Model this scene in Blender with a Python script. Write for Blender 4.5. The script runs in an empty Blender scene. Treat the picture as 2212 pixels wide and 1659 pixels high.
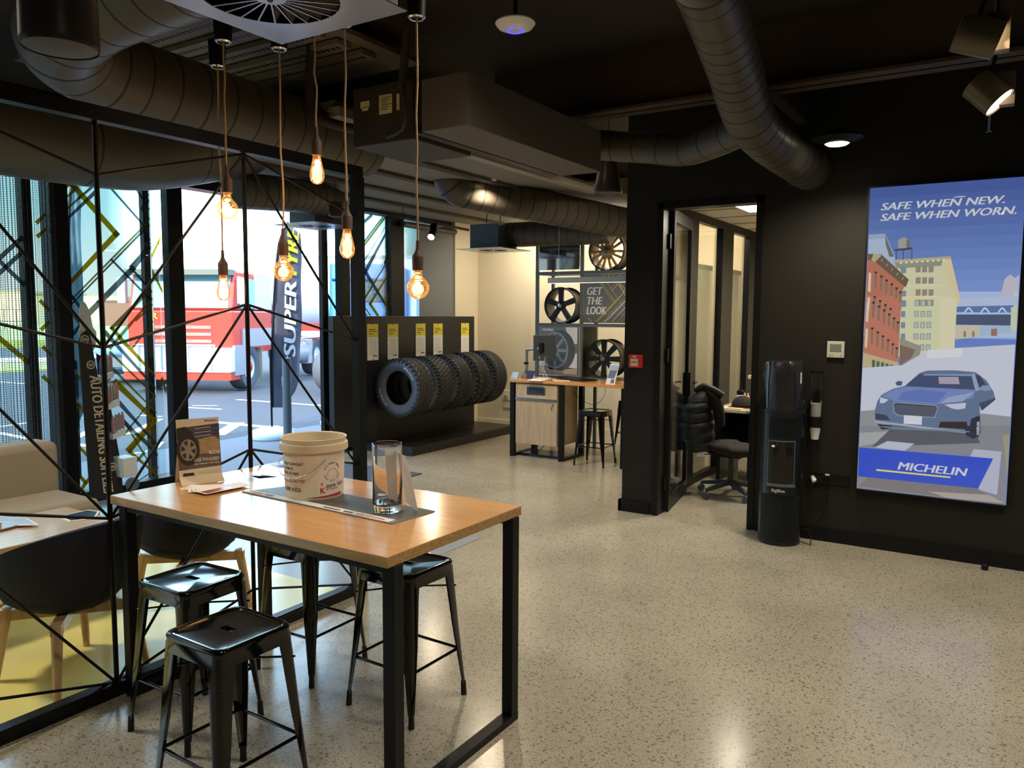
import bpy, bmesh, math, random
from mathutils import Vector as V, Matrix
random.seed(4)
C = bpy.context.scene.collection
PI = math.pi
# ---------------------------------------------------------------- camera, world, exposure
F, PITCH, ROLL, YAW, EYE = 1683.02, .088016, .0056864, .5653899, 1.68
_cy, _sy, _cp, _sp = math.cos(YAW), math.sin(YAW), math.cos(PITCH), math.sin(PITCH)
FW = V((-_sy*_cp, _cy*_cp, -_sp)); _r = V((_cy, _sy, 0)); _u = _r.cross(FW)
RT = math.cos(ROLL)*_r + math.sin(ROLL)*_u; UP = -math.sin(ROLL)*_r + math.cos(ROLL)*_u
cam_d = bpy.data.cameras.new('camera'); cam = bpy.data.objects.new('camera', cam_d); C.objects.link(cam)
M = Matrix((RT, UP, -FW)).transposed().to_4x4(); M.translation = V((0, 0, EYE)); cam.matrix_world = M
cam_d.sensor_width = 36; cam_d.lens = F*36/2212; cam_d.clip_start = .05; cam_d.clip_end = 500
bpy.context.scene.camera = cam
vs = bpy.context.scene.view_settings
vs.view_transform = 'Standard'; vs.look = 'None'; vs.gamma = 1; vs.exposure = 0.0; vs.use_curve_mapping = False

def S(r, g=None, b=None):
    if g is None: g = b = r
    f = lambda c: (c/255/12.92) if c <= 10 else ((c/255+.055)/1.055)**2.4
    return (f(r), f(g), f(b), 1)
world = bpy.data.worlds.new('World'); bpy.context.scene.world = world; world.use_nodes = True
wn = world.node_tree; wn.nodes.clear()
wo = wn.nodes.new('ShaderNodeOutputWorld'); bg = wn.nodes.new('ShaderNodeBackground')
tc = wn.nodes.new('ShaderNodeTexCoord'); sx = wn.nodes.new('ShaderNodeSeparateXYZ'); rp = wn.nodes.new('ShaderNodeValToRGB')
wn.links.new(tc.outputs['Generated'], sx.inputs[0]); wn.links.new(sx.outputs['Z'], rp.inputs[0])
rp.color_ramp.elements[0].position = 0.0; rp.color_ramp.elements[0].color = (.98, 1, .98, 1)
rp.color_ramp.elements[1].position = .5; rp.color_ramp.elements[1].color = (.45, .68, 1.0, 1)
e = rp.color_ramp.elements.new(.12); e.color = (.46, .8, .93, 1)
# bright high sky, calm cyan low sky, and the glare round the low sun over the truck yard
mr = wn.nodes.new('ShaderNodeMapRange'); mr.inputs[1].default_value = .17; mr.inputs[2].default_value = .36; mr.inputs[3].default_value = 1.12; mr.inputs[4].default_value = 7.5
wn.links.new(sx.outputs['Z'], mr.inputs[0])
GL = (FW*F + RT*(585-1106) + UP*(829.5-470)).normalized()
dp = wn.nodes.new('ShaderNodeVectorMath'); dp.operation = 'DOT_PRODUCT'; wn.links.new(tc.outputs['Generated'], dp.inputs[0]); dp.inputs[1].default_value = GL
m2 = wn.nodes.new('ShaderNodeMapRange'); m2.interpolation_type = 'SMOOTHSTEP'; m2.inputs[1].default_value = .984; m2.inputs[2].default_value = .999; m2.inputs[3].default_value = 0; m2.inputs[4].default_value = 14
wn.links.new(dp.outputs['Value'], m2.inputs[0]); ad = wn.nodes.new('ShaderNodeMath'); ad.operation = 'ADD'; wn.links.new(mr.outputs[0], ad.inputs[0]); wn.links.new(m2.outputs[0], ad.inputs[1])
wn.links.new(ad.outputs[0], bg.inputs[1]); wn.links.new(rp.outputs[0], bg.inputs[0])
wn.links.new(bg.outputs[0], wo.inputs[0])
def lamp(kind, loc, energy, color=(1, 1, 1), size=.1, to=None, spot=70, blend=.5, name='light'):
    d = bpy.data.lights.new(name, kind); d.energy = energy; d.color = color
    if kind == 'AREA': d.size = size
    elif kind == 'SUN': d.angle = size
    else: d.shadow_soft_size = size
    if kind == 'SPOT': d.spot_size = math.radians(spot); d.spot_blend = blend
    o = bpy.data.objects.new(name, d); C.objects.link(o); o.location = loc
    if to is not None: o.rotation_euler = (V(to)-V(loc)).to_track_quat('-Z', 'Y').to_euler()
    return o
sun = lamp('SUN', (10, -30, 20), 8.0, (1, .86, .68), .01, to=(10-3, -30+8.5, 20-4.6), name='sun')
WARM = (1, .80, .56)

# ---------------------------------------------------------------- pixel helpers: a ray of the photograph met with a real plane
def ray(u, v): return FW*F + RT*(u-1106) + UP*(829.5-v)
def at(u, v, x=None, y=None, z=None):
    d = ray(u, v)
    t = x/d.x if x is not None else y/d.y if y is not None else (z-EYE)/d.z
    return V((0, 0, EYE)) + d*t
def fd(u, v, D): return V((0, 0, EYE)) + ray(u, v)*(D/F)

# ---------------------------------------------------------------- materials
MATS = {}
def mat(name, col, rough=.5, metal=0., emit=None, es=1., trans=0., alpha=1., bump=0., bscale=50., var=0., vscale=8., coat=0., spec=.5, ior=1.45):
    if name in MATS: return MATS[name]
    m = bpy.data.materials.new(name); m.use_nodes = True; nt = m.node_tree; b = nt.nodes['Principled BSDF']
    b.inputs['Base Color'].default_value = col; b.inputs['Roughness'].default_value = rough; b.inputs['Metallic'].default_value = metal
    b.inputs['IOR'].default_value = ior; b.inputs['Specular IOR Level'].default_value = spec
    if emit: b.inputs['Emission Color'].default_value = emit; b.inputs['Emission Strength'].default_value = es
    if trans: b.inputs['Transmission Weight'].default_value = trans
    if alpha < 1: b.inputs['Alpha'].default_value = alpha
    if coat: b.inputs['Coat Weight'].default_value = coat; b.inputs['Coat Roughness'].default_value = .06
    t = nt.nodes.new('ShaderNodeTexCoord')
    if var:
        n = nt.nodes.new('ShaderNodeTexNoise'); n.inputs['Scale'].default_value = vscale; n.inputs['Detail'].default_value = 5
        nt.links.new(t.outputs['Object'], n.inputs['Vector'])
        r = nt.nodes.new('ShaderNodeValToRGB'); r.color_ramp.elements[0].position = .3; r.color_ramp.elements[1].position = .7
        r.color_ramp.elements[0].color = tuple(c*(1-var) for c in col[:3])+(1,); r.color_ramp.elements[1].color = tuple(min(1, c*(1+var)) for c in col[:3])+(1,)
        nt.links.new(n.outputs['Fac'], r.inputs[0]); nt.links.new(r.outputs[0], b.inputs['Base Color'])
    if bump:
        n = nt.nodes.new('ShaderNodeTexNoise'); n.inputs['Scale'].default_value = bscale; n.inputs['Detail'].default_value = 3
        nt.links.new(t.outputs['Object'], n.inputs['Vector'])
        bp = nt.nodes.new('ShaderNodeBump'); bp.inputs['Strength'].default_value = bump; bp.inputs['Distance'].default_value = .01
        nt.links.new(n.outputs['Fac'], bp.inputs['Height']); nt.links.new(bp.outputs[0], b.inputs['Normal'])
    MATS[name] = m; return m
def em(name, col, s=1.):
    if name in MATS: return MATS[name]
    m = bpy.data.materials.new(name); m.use_nodes = True; nt = m.node_tree; b = nt.nodes['Principled BSDF']
    b.inputs['Base Color'].default_value = (.01, .01, .01, 1); b.inputs['Roughness'].default_value = .12
    b.inputs['Emission Color'].default_value = col; b.inputs['Emission Strength'].default_value = s
    MATS[name] = m; return m
def glassm(name, tint=(1, 1, 1, 1), refl=.06, rough=.0):
    """thin pane: mostly see-through, a little mirror"""
    if name in MATS: return MATS[name]
    m = bpy.data.materials.new(name); m.use_nodes = True; nt = m.node_tree; nt.nodes.clear()
    o = nt.nodes.new('ShaderNodeOutputMaterial'); tr = nt.nodes.new('ShaderNodeBsdfTransparent'); tr.inputs[0].default_value = tint
    g = nt.nodes.new('ShaderNodeBsdfGlossy'); g.inputs['Roughness'].default_value = rough; g.inputs[0].default_value = (1, 1, 1, 1)
    f = nt.nodes.new('ShaderNodeFresnel'); f.inputs[0].default_value = 1.4
    mu = nt.nodes.new('ShaderNodeMath'); mu.operation = 'MULTIPLY_ADD'; mu.inputs[1].default_value = .8; mu.inputs[2].default_value = refl*.3
    nt.links.new(f.outputs[0], mu.inputs[0])
    mx = nt.nodes.new('ShaderNodeMixShader'); nt.links.new(mu.outputs[0], mx.inputs[0]); nt.links.new(tr.outputs[0], mx.inputs[1]); nt.links.new(g.outputs[0], mx.inputs[2])
    nt.links.new(mx.outputs[0], o.inputs[0]); MATS[name] = m; return m
def film(name, tint, col, f=.45):
    """printed film on glass: part see-through"""
    m = bpy.data.materials.new(name); m.use_nodes = True; nt = m.node_tree; nt.nodes.clear()
    o = nt.nodes.new('ShaderNodeOutputMaterial'); tr = nt.nodes.new('ShaderNodeBsdfTransparent'); tr.inputs[0].default_value = tint
    d = nt.nodes.new('ShaderNodeBsdfDiffuse'); d.inputs[0].default_value = col; mx = nt.nodes.new('ShaderNodeMixShader'); mx.inputs[0].default_value = f
    nt.links.new(tr.outputs[0], mx.inputs[1]); nt.links.new(d.outputs[0], mx.inputs[2]); nt.links.new(mx.outputs[0], o.inputs[0]); MATS[name] = m; return m
def glow_glass(name, tint, glow, s):
    m = glassm(name, tint, .3); nt = m.node_tree; o = nt.nodes['Material Output']; e = nt.nodes.new('ShaderNodeEmission'); e.inputs[0].default_value = glow; e.inputs[1].default_value = s
    a = nt.nodes.new('ShaderNodeAddShader'); src = o.inputs[0].links[0].from_socket; nt.links.new(src, a.inputs[0]); nt.links.new(e.outputs[0], a.inputs[1]); nt.links.new(a.outputs[0], o.inputs[0]); return m
def meshcloth(name, col, scale=160, thr=.42):
    """perforated curtain cloth: real see-through holes"""
    m = bpy.data.materials.new(name); m.use_nodes = True; nt = m.node_tree; nt.nodes.clear()
    o = nt.nodes.new('ShaderNodeOutputMaterial'); tr = nt.nodes.new('ShaderNodeBsdfTransparent')
    d = nt.nodes.new('ShaderNodeBsdfDiffuse'); d.inputs[0].default_value = col
    t = nt.nodes.new('ShaderNodeTexCoord'); mp = nt.nodes.new('ShaderNodeMapping'); mp.inputs['Scale'].default_value = (0, 1, 1.15)
    nt.links.new(t.outputs['Object'], mp.inputs[0])
    v = nt.nodes.new('ShaderNodeTexVoronoi'); v.inputs['Scale'].default_value = scale; v.inputs['Randomness'].default_value = .0
    nt.links.new(mp.outputs[0], v.inputs['Vector'])
    c = nt.nodes.new('ShaderNodeMath'); c.operation = 'GREATER_THAN'; c.inputs[1].default_value = thr
    nt.links.new(v.outputs['Distance'], c.inputs[0])
    mx = nt.nodes.new('ShaderNodeMixShader'); nt.links.new(c.outputs[0], mx.inputs[0]); nt.links.new(tr.outputs[0], mx.inputs[1]); nt.links.new(d.outputs[0], mx.inputs[2])
    nt.links.new(mx.outputs[0], o.inputs[0]); MATS[name] = m; return m
def floor_mat():
    m = bpy.data.materials.new('polished_concrete'); m.use_nodes = True; nt = m.node_tree; b = nt.nodes['Principled BSDF']; L = nt.links.new
    t = nt.nodes.new('ShaderNodeTexCoord')
    n = nt.nodes.new('ShaderNodeTexNoise'); n.inputs['Scale'].default_value = 1.6; n.inputs['Detail'].default_value = 6; L(t.outputs['Object'], n.inputs['Vector'])
    r = nt.nodes.new('ShaderNodeValToRGB'); r.color_ramp.elements[0].position = .3; r.color_ramp.elements[1].position = .72
    r.color_ramp.elements[0].color = S(160, 153, 134); r.color_ramp.elements[1].color = S(178, 170, 150); L(n.outputs['Fac'], r.inputs[0])
    prev = r.outputs[0]
    for sc, thr, dark, rnd in ((40, .27, S(84, 76, 64), 1), (90, .29, S(74, 67, 56), 1), (61, .13, S(200, 194, 178), 1), (170, .33, S(98, 92, 80), 1)):
        v = nt.nodes.new('ShaderNodeTexVoronoi'); v.inputs['Scale'].default_value = sc; v.inputs['Randomness'].default_value = rnd
        L(t.outputs['Object'], v.inputs['Vector'])
        nn = nt.nodes.new('ShaderNodeTexNoise'); nn.inputs['Scale'].default_value = sc*.5; L(t.outputs['Object'], nn.inputs['Vector'])
        a = nt.nodes.new('ShaderNodeMath'); a.operation = 'MULTIPLY'; L(v.outputs['Distance'], a.inputs[0])
        q = nt.nodes.new('ShaderNodeMath'); q.operation = 'ADD'; q.inputs[1].default_value = .45; L(nn.outputs['Fac'], q.inputs[0]); L(q.outputs[0], a.inputs[1])
        rr = nt.nodes.new('ShaderNodeMapRange'); rr.inputs[1].default_value = thr*.75; rr.inputs[2].default_value = thr; rr.inputs[3].default_value = .6; rr.inputs[4].default_value = 0
        L(a.outputs[0], rr.inputs[0])
        mx = nt.nodes.new('ShaderNodeMixRGB'); L(rr.outputs[0], mx.inputs[0]); L(prev, mx.inputs[1])
        vm = nt.nodes.new('ShaderNodeMixRGB'); vm.inputs[0].default_value = .0; vm.inputs[1].default_value = dark; mx.inputs[2].default_value = dark
        prev = mx.outputs[0]
    L(prev, b.inputs['Base Color']); b.inputs['Roughness'].default_value = .3
    rn = nt.nodes.new('ShaderNodeMapRange'); rn.inputs[3].default_value = .17; rn.inputs[4].default_value = .24; L(n.outputs['Fac'], rn.inputs[0]); L(rn.outputs[0], b.inputs['Roughness'])
    b.inputs['Specular IOR Level'].default_value = .75
    return m
def wood_mat(name, c1, c2, axis=0, scale=3., rough=.32):
    if name in MATS: return MATS[name]
    m = bpy.data.materials.new(name); m.use_nodes = True; nt = m.node_tree; b = nt.nodes['Principled BSDF']; L = nt.links.new
    t = nt.nodes.new('ShaderNodeTexCoord'); mp = nt.nodes.new('ShaderNodeMapping')
    s = [14, 14, 14]; s[axis] = 1.2; mp.inputs['Scale'].default_value = s; L(t.outputs['Object'], mp.inputs[0])
    n = nt.nodes.new('ShaderNodeTexNoise'); n.inputs['Scale'].default_value = scale; n.inputs['Detail'].default_value = 8; n.inputs['Distortion'].default_value = .6; L(mp.outputs[0], n.inputs['Vector'])
    r = nt.nodes.new('ShaderNodeValToRGB'); r.color_ramp.elements[0].position = .32; r.color_ramp.elements[1].position = .66
    r.color_ramp.elements[0].color = c1; r.color_ramp.elements[1].color = c2; L(n.outputs['Fac'], r.inputs[0]); L(r.outputs[0], b.inputs['Base Color'])
    b.inputs['Roughness'].default_value = rough; b.inputs['Coat Weight'].default_value = .6; b.inputs['Coat Roughness'].default_value = .16; MATS[name] = m; return m

# ---------------------------------------------------------------- mesh collector
class MB:
    def __init__(s): s.v = []; s.f = []; s.m = []; s.k = 0
    def add(s, vs, fs, k=None):
        n = len(s.v); s.v += [V(p) for p in vs]; s.f += [[i+n for i in f] for f in fs]; s.m += [s.k if k is None else k]*len(fs); return s
    def box(s, x0, x1, y0, y1, z0, z1, k=None, rot=None, piv=None):
        vs = [V((x, y, z)) for z in (z0, z1) for y in (y0, y1) for x in (x0, x1)]
        if rot is not None:
            c = V(piv) if piv is not None else V(((x0+x1)/2, (y0+y1)/2, (z0+z1)/2)); vs = [rot@(p-c)+c for p in vs]
        return s.add(vs, [(0, 2, 3, 1), (4, 5, 7, 6), (0, 1, 5, 4), (2, 6, 7, 3), (0, 4, 6, 2), (1, 3, 7, 5)], k)
    def beam(s, a, b, w, h=None, up=(0, 0, 1), k=None, w2=None, h2=None):
        a, b = V(a), V(b); h = h or w; w2 = w2 or w; h2 = h2 or h; d = (b-a).normalized(); up = V(up)
        if abs(d.dot(up)) > .98: up = V((0, 1, 0)) if abs(d.y) < .9 else V((1, 0, 0))
        x = d.cross(up).normalized(); y = x.cross(d)
        vs = [p+x*(i*ww/2)+y*(j*hh/2) for p, ww, hh in ((a, w, h), (b, w2, h2)) for i, j in ((-1, -1), (1, -1), (1, 1), (-1, 1))]
        return s.add(vs, [(3, 2, 1, 0), (4, 5, 6, 7), (0, 1, 5, 4), (1, 2, 6, 5), (2, 3, 7, 6), (3, 0, 4, 7)], k)
    def tube(s, pts, r, n=12, k=None, cap=True):
        pts = [V(p) for p in pts]; rs = r if isinstance(r, (list, tuple)) else [r]*len(pts)
        d0 = (pts[1]-pts[0]).normalized(); x = d0.orthogonal().normalized(); vs = []; fs = []
        for i, p in enumerate(pts):
            d = ((pts[min(i+1, len(pts)-1)]-pts[max(i-1, 0)])).normalized()
            x = (x-d*x.dot(d)).normalized(); y = d.cross(x)
            vs += [p+(x*math.cos(2*PI*j/n)+y*math.sin(2*PI*j/n))*rs[i] for j in range(n)]
        for i in range(len(pts)-1):
            fs += [(i*n+j, i*n+(j+1) % n, (i+1)*n+(j+1) % n, (i+1)*n+j) for j in range(n)]
        if cap: fs += [tuple(range(n))[::-1], tuple((len(pts)-1)*n+j for j in range(n))]
        return s.add(vs, fs, k)
    def lathe(s, prof, c=(0, 0, 0), ax='z', n=32, k=None, a0=0., a1=2*PI):
        c = V(c); vs = []; fs = []; full = abs(a1-a0-2*PI) < 1e-6; m = n if full else n+1
        for r, h in prof:
            for j in range(m):
                a = a0+(a1-a0)*j/n; p = (r*math.cos(a), r*math.sin(a), h)
                if ax == 'x': p = (h, p[0], p[1])
                elif ax == 'y': p = (p[0], h, p[1])
                vs.append(c+V(p))
        for i in range(len(prof)-1):
            for j in range(n):
                q = (i*m+j, i*m+(j+1) % m, (i+1)*m+(j+1) % m, (i+1)*m+j)
                fs.append(q if ax != 'y' else q[::-1])
        return s.add(vs, fs, k)
    def poly(s, pts, k=None): return s.add(pts, [tuple(range(len(pts)))], k)
    def prism(s, pts, d, k=None):
        pts = [V(p) for p in pts]; d = V(d); n = len(pts)
        nor = sum(((pts[i]-pts[0]).cross(pts[(i+1) % n]-pts[0]) for i in range(1, n)), V())
        if nor.dot(d) > 0: pts = pts[::-1]
        return s.add(pts+[p+d for p in pts], [tuple(range(n)), tuple(range(2*n-1, n-1, -1))]+[(i, i+n, (i+1) % n+n, (i+1) % n) for i in range(n)], k)
    def sphere(s, c, r, n=16, m=10, k=None, sc=(1, 1, 1)):
        prof = [(max(1e-4, r*math.sin(PI*i/m)), -r*math.cos(PI*i/m)) for i in range(m+1)]
        t = MB().lathe(prof, n=n); return s.add([V(c)+V((p.x*sc[0], p.y*sc[1], p.z*sc[2])) for p in t.v], t.f, k)
    def strip(s, a, b, w, nrm, k=None, lift=0):
        a, b, nrm = V(a), V(b), V(nrm); d = (b-a).normalized(); x = d.cross(nrm).normalized()*w/2; o = nrm*lift
        return s.add([a-x+o, b-x+o, b+x+o, a+x+o], [(0, 1, 2, 3)], k)
def wloc(o):
    p = V((0, 0, 0))
    while o: p = p+o.location; o = o.parent
    return p
def obj(name, mb, m, parent=None, smooth=False, bevel=0, seg=2):
    sh = wloc(parent); me = bpy.data.meshes.new(name); me.from_pydata([p-sh for p in mb.v], [], mb.f)
    ms = m if isinstance(m, (list, tuple)) else [m]
    for q in ms: me.materials.append(q)
    for p, k in zip(me.polygons, mb.m): p.material_index = min(k, len(ms)-1); p.use_smooth = bool(smooth)
    me.update(); o = bpy.data.objects.new(name, me); C.objects.link(o); o.parent = parent
    if smooth: me.set_sharp_from_angle(angle=math.radians(smooth if smooth > 1 else 38))
    if bevel:
        b = o.modifiers.new('bevel', 'BEVEL'); b.width = bevel; b.segments = seg; b.limit_method = 'ANGLE'; b.angle_limit = .6
    return o
def tag(o, label, cat, group=None, kind=None):
    if label: o['label'] = label
    if cat: o['category'] = cat
    if group: o['group'] = group
    if kind: o['kind'] = kind
    return o
def thing(name, label, cat, loc=(0, 0, 0), group=None):
    o = bpy.data.objects.new(name, None); C.objects.link(o); o.location = loc; o.empty_display_size = .1
    return tag(o, label, cat, group)
def one(name, mb, m, label, cat, group=None, smooth=False, bevel=0):
    o = obj(name, mb, m, None, smooth, bevel)
    c = sum((V(v.co) for v in o.data.vertices), V())/len(o.data.vertices); zmin = min(v.co.z for v in o.data.vertices); c.z = zmin
    for v in o.data.vertices: v.co -= c
    o.location = c; return tag(o, label, cat, group)
def struct(name, mb, m, parent=None, smooth=False):
    o = obj(name, mb, m, parent, smooth)
    if parent is None: o['kind'] = 'structure'
    return o
def dup(root, loc=None, rotz=None, label=None, group=None, scale=None):
    r = root.copy(); C.objects.link(r)
    def rec(a, b):
        for ch in a.children:
            c = ch.copy(); C.objects.link(c); c.parent = b; rec(ch, c)
    rec(root, r)
    if loc is not None: r.location = loc
    if rotz is not None: r.rotation_euler = (0, 0, rotz)
    if label: r['label'] = label
    if group: r['group'] = group
    if scale: r.scale = scale
    return r
_tx = {}
def text2d(s, size, bold=0., shear=0., align='LEFT', sp=1.):
    cu = bpy.data.curves.new('t', 'FONT'); cu.body = s; cu.size = size; cu.offset = bold*size; cu.shear = shear; cu.align_x = align; cu.space_character = sp
    cu.resolution_u = 3
    o = bpy.data.objects.new('t', cu); C.objects.link(o); bpy.context.view_layer.update()
    me = o.evaluated_get(bpy.context.evaluated_depsgraph_get()).to_mesh()
    vs = [(v.co.x, v.co.y) for v in me.vertices]; fs = [tuple(p.vertices) for p in me.polygons]
    o.to_mesh_clear(); bpy.data.objects.remove(o); bpy.data.curves.remove(cu); return vs, fs
def text(mb, s, O, ux, uy, size, k=0, bold=0., shear=0., align='LEFT', width=None, sp=1.):
    vs, fs = text2d(s, size, 0, shear, align, sp); ux, uy, O = V(ux), V(uy), V(O)
    sc = 1
    if width and vs: w = max(v[0] for v in vs)-min(v[0] for v in vs); sc = width/w
    for d in ((-1, 1, 0) if bold else (0,)):   # heavier strokes: the outline drawn side by side
        mb.add([O+ux*(x*sc+d*bold*size*1.2)+uy*y+ux.cross(uy)*(d*.00003) for x, y in vs], fs, k)
def smooth_path(P, step=.05):
    P = [V(p) for p in P]; Q = [P[0]*2-P[1]]+P+[P[-1]*2-P[-2]]; out = []
    for i in range(1, len(Q)-2):
        a, b, c, d = Q[i-1:i+3]; n = max(2, int((c-b).length/step))
        for j in range(n):
            t = j/n; out.append(.5*((2*b)+(c-a)*t+(2*a-5*b+4*c-d)*t*t+(3*b-a-3*c+d)*t**3))
    return out+[P[-1]]
def duct_mb(P, r, pitch=.13, n=28):
    pts = smooth_path(P, .0115); mb = MB(); rs = []; gs = []; acc = 0
    for i, p in enumerate(pts):
        if i: acc += (p-pts[i-1]).length
        g = (acc % pitch) < .012; rs.append(r*(.99 if g else 1)); gs.append(g)
    mb.tube(pts, rs, n)
    for i, g in enumerate(gs[:-1]):
        if g:
            for j in range(n): mb.m[i*n+j] = 1
    return mb

# common materials
BLK = mat('black_powder_coat', S(20, 20, 21), .4, spec=.25)
BLKG = mat('black_gloss_paint', S(10, 10, 11), .12, coat=.7, spec=.2)
WALLB = mat('black_wall_paint', S(36, 34, 29), .6, bump=.05, bscale=120, spec=.25)
CEIL = mat('black_ceiling', S(46, 38, 29), .8)
DUCT = mat('duct_black', S(86, 80, 71), .42, metal=.2); SEAM = mat('duct_seam', S(40, 37, 33), .6)
CREAM = mat('cream_wall_paint', S(222, 210, 182), .75)
WHITE = mat('white_plastic', S(228, 228, 224), .35)
CHROME = mat('chrome', S(210, 210, 212), .18, metal=1)
STEEL = mat('brushed_steel', S(176, 178, 184), .3, metal=.85)
ALU = mat('grey_aluminium', S(96, 104, 110), .4, metal=.3)
RUB = mat('tyre_rubber', S(50, 50, 51), .55); SIDE = mat('tyre_sidewall_lit', S(98, 104, 116), .4)  # front sidewalls paler than the rubber: entrance light put into the colour
PAPER = mat('paper_white', S(236, 234, 228), .6)
INK = mat('ink_dark', S(40, 38, 38), .6)
GLASS = glassm('window_glass', (.86, .95, .93, 1))
CLEAR = glassm('clear_glass', (.95, .97, .96, 1))
# ================================================================ SETTING
XW, YB, YD = -6.8, 9.65, 6.12
struct('floor', MB().box(-6.95, 3.2, -3, 9.8, -.12, 0), floor_mat())
YEL = mat('yellow_vinyl', S(240, 230, 138), .2, var=.06, vscale=1.2)
struct('floor_lounge', MB().box(-6.78, -3.28, -1.5, 3.35, 0, .004), YEL)
BLV = mat('pale_grey_vinyl', S(150, 156, 162), .22)
struct('floor_entry', MB().box(-6.78, -3.28, 3.35, 4.75, 0, .004), BLV)
mb = MB().box(-6.95, 3.3, -3.1, 9.8, 3.5, 3.62)
mb.box(-3.2, 3.2, 2.55, 2.7, 3.4, 3.5)
struct('ceiling', mb, CEIL)
struct('wall_back', MB().box(-6.95, 3.3, YB, YB+.15, 0, 3.5), CREAM)
struct('wall_front', MB().box(-6.95, 3.3, -3.1, -3, 0, 3.5), WALLB)
struct('wall_east', MB().box(3.2, 3.3, -3, 9.65, 0, 3.5), WALLB)
struct('wall_right', MB().box(-2.75, -2.47, YD, YD+.13, 0, 3.5).box(-2.47, -1.62, YD, YD+.13, 2.6, 3.5).box(-1.62, 3.2, YD, YD+.13, 0, 3.5), WALLB)
struct('baseboard_right', MB().box(-2.775, -2.5, YD-.02, YD, 0, .1).box(-2.775, -2.75, YD-.02, YD+.13, 0, .1).box(-1.6, 3.2, YD-.02, YD, 0, .1), BLK)
SKIRT = mat('cream_skirting', S(225, 214, 190), .5)
struct('baseboard_back', MB().box(-6.75, -2.7, YB-.02, YB, 0, .13), SKIRT)
# facade: header, posts, cream pier
def fy(u, v=700): return at(u, v, x=XW).y
hd = MB().box(XW-.15, XW, -3, 9.65, 2.95, 3.5).box(XW-.15, XW, -3, fy(405), 0, .1).box(XW-.15, XW, fy(720), 9.65, 0, .1)
hd.box(XW-.15, XW+.02, fy(104, 420), fy(143, 420), 0, 2.95)
struct('wall_left', hd, BLK)
struct('wall_left_pier', MB().box(XW-.1, XW+.06, fy(976, 600), YB, 0, 3.5), CREAM)
def frame_post(mb, u0, u1, dx=0, z0=0., z1=2.95): mb.box(XW-.1+dx, XW+.0+dx, fy(u0), fy(u1), z0, z1)
LG = film('decal_yellow', (.6, .5, .08, 1), S(190, 160, 30), .3); DG = film('decal_grey', (.34, .4, .44, 1), S(96, 104, 112), .3); DL = film('decal_olive', (.5, .52, .3, 1), S(150, 150, 70), .3)
def decal(segs, w_def, name, parent, x, lim):
    mb = MB(); i = 0
    for s in segs:
        pts, w, k = s
        P = [at(u, v, x=x) for u, v in pts]
        for a, b in zip(P, P[1:]):
            d = (b-a).normalized(); mb.beam(a-d*w*.35, b+d*w*.35, w*.68, .0012, up=(1, 0, 0), k=k); i += 1
            # tiny step keeps crossing strips from coinciding
            for q in mb.v[-8:]: q.x += .0002*(i % 6)
    for q in mb.v: q.y = min(max(q.y, lim[0]), lim[1]); q.z = min(max(q.z, .1), 2.95)
    return obj(name, mb, [LG, DG, DL], parent)
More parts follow.
